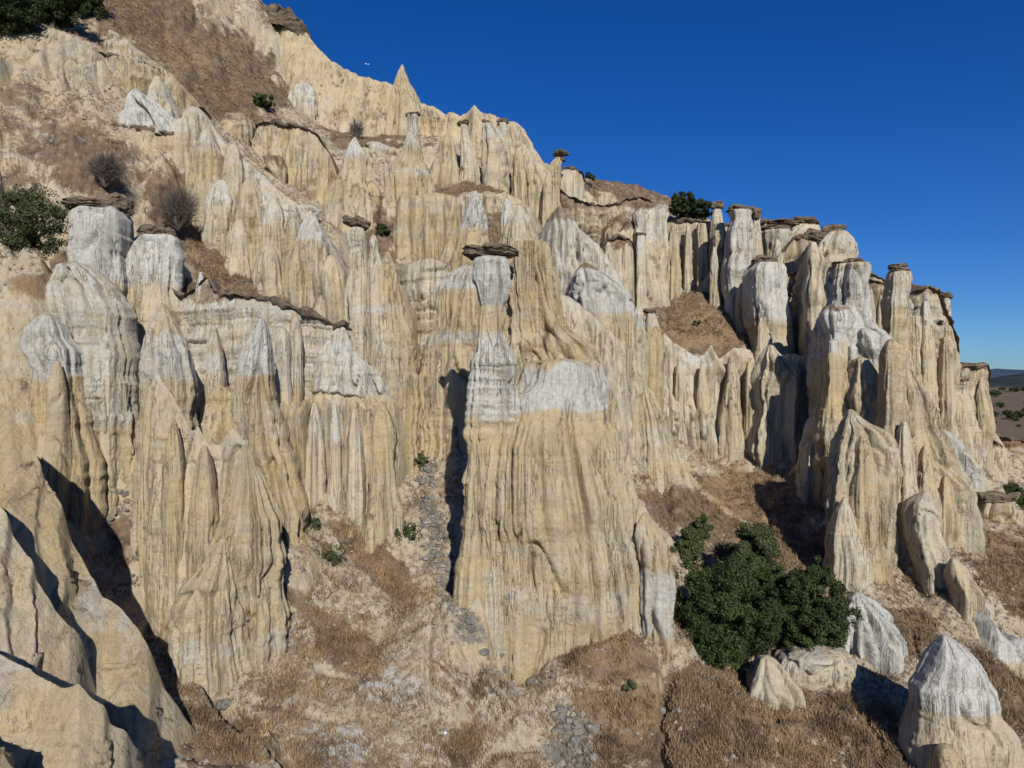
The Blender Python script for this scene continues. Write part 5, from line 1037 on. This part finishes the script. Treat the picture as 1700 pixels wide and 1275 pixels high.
ridge('hills', 3200, [(1560,645),(1640,636),(1665,628),(1700,620),(1800,604),(2000,610),(2600,600),(3400,640)], FARHILL2, 700, 4)
# dark green trees on the lowland slopes
rs = np.random.default_rng(3)
cnt = 0
def low_tree(px, py, wpx):
    ds = np.geomspace(190, 2500, 500); zz = ground(((px-850)/FPX)*ds, ds); rz = (637-py)/FPX*ds
    hit = np.where(rz <= zz)[0]
    if len(hit) == 0: return
    D = float(ds[hit[0]]); a = wpx/2/FPX*D
    p = np.array([(px-850)/FPX*D, D, float(zz[hit[0]])])
    root = empty('far_tree', tuple(p), 'dark green tree dotting the distant lowland at the right edge', 'tree', 'trees on the distant lowland')
    n = 16; d = rs.normal(size=(n, 3)); d /= np.linalg.norm(d, axis=1)[:, None]
    cen = p+np.array([0, 0, a*.5])+d*np.array([a, a, a*.45])*.6
    V, f = leaves(cen, np.full(n, a*.34), 60, a*.16, rs)
    mesh_obj('crown', V, f, LEAF, parent=root, smooth=False)
    V, f = tube([p-np.array([0, 0, a*.3]), p+np.array([0, 0, a*.6])], [a*.08, a*.05], 6); mesh_obj('trunk', V, f, BARK, parent=root)
for i in range(46):
    low_tree(rs.uniform(1640, 1790), rs.uniform(641, 712), rs.uniform(8, 24))

# ------------------------------------------------------------------ aeroplane with a short trail
pl = W(610, 106, 6000)
root = empty('aeroplane', tuple(pl), 'tiny white aeroplane with a thin trail in the blue sky', 'aeroplane')
V, f = tube([pl+np.array([-20, 0, 2]), pl+np.array([-14, 0, 1]), pl+np.array([14, 0, -1]), pl+np.array([20, 0, -1.5])], [.6, 2.2, 2.2, .5], 10); mesh_obj('fuselage', V, f, WHITE, parent=root)
for sgn in (-1, 1):
    V = pl+np.array([[-4, 0, 0], [4, 0, 0], [-6, sgn*22, 1], [-9, sgn*22, 1], [-4, 0, .8], [4, 0, .8], [-6, sgn*22, 1.4], [-9, sgn*22, 1.4]])
    mesh_obj('wing', V, [[0,1,2,3],[4,5,6,7],[0,1,5,4],[1,2,6,5],[2,3,7,6],[3,0,4,7]], WHITE, parent=root, smooth=False)
V = pl+np.array([[-19,-.4,1],[-13,-.4,1],[-17,-.4,9],[-20,-.4,9],[-19,.4,1],[-13,.4,1],[-17,.4,9],[-20,.4,9]])
mesh_obj('tail_fin', V, [[0,1,2,3],[4,5,6,7],[0,1,5,4],[1,2,6,5],[2,3,7,6],[3,0,4,7]], WHITE, parent=root, smooth=False)
print('objects', len(bpy.data.objects), 'verts', sum(len(m.vertices) for m in bpy.data.meshes))
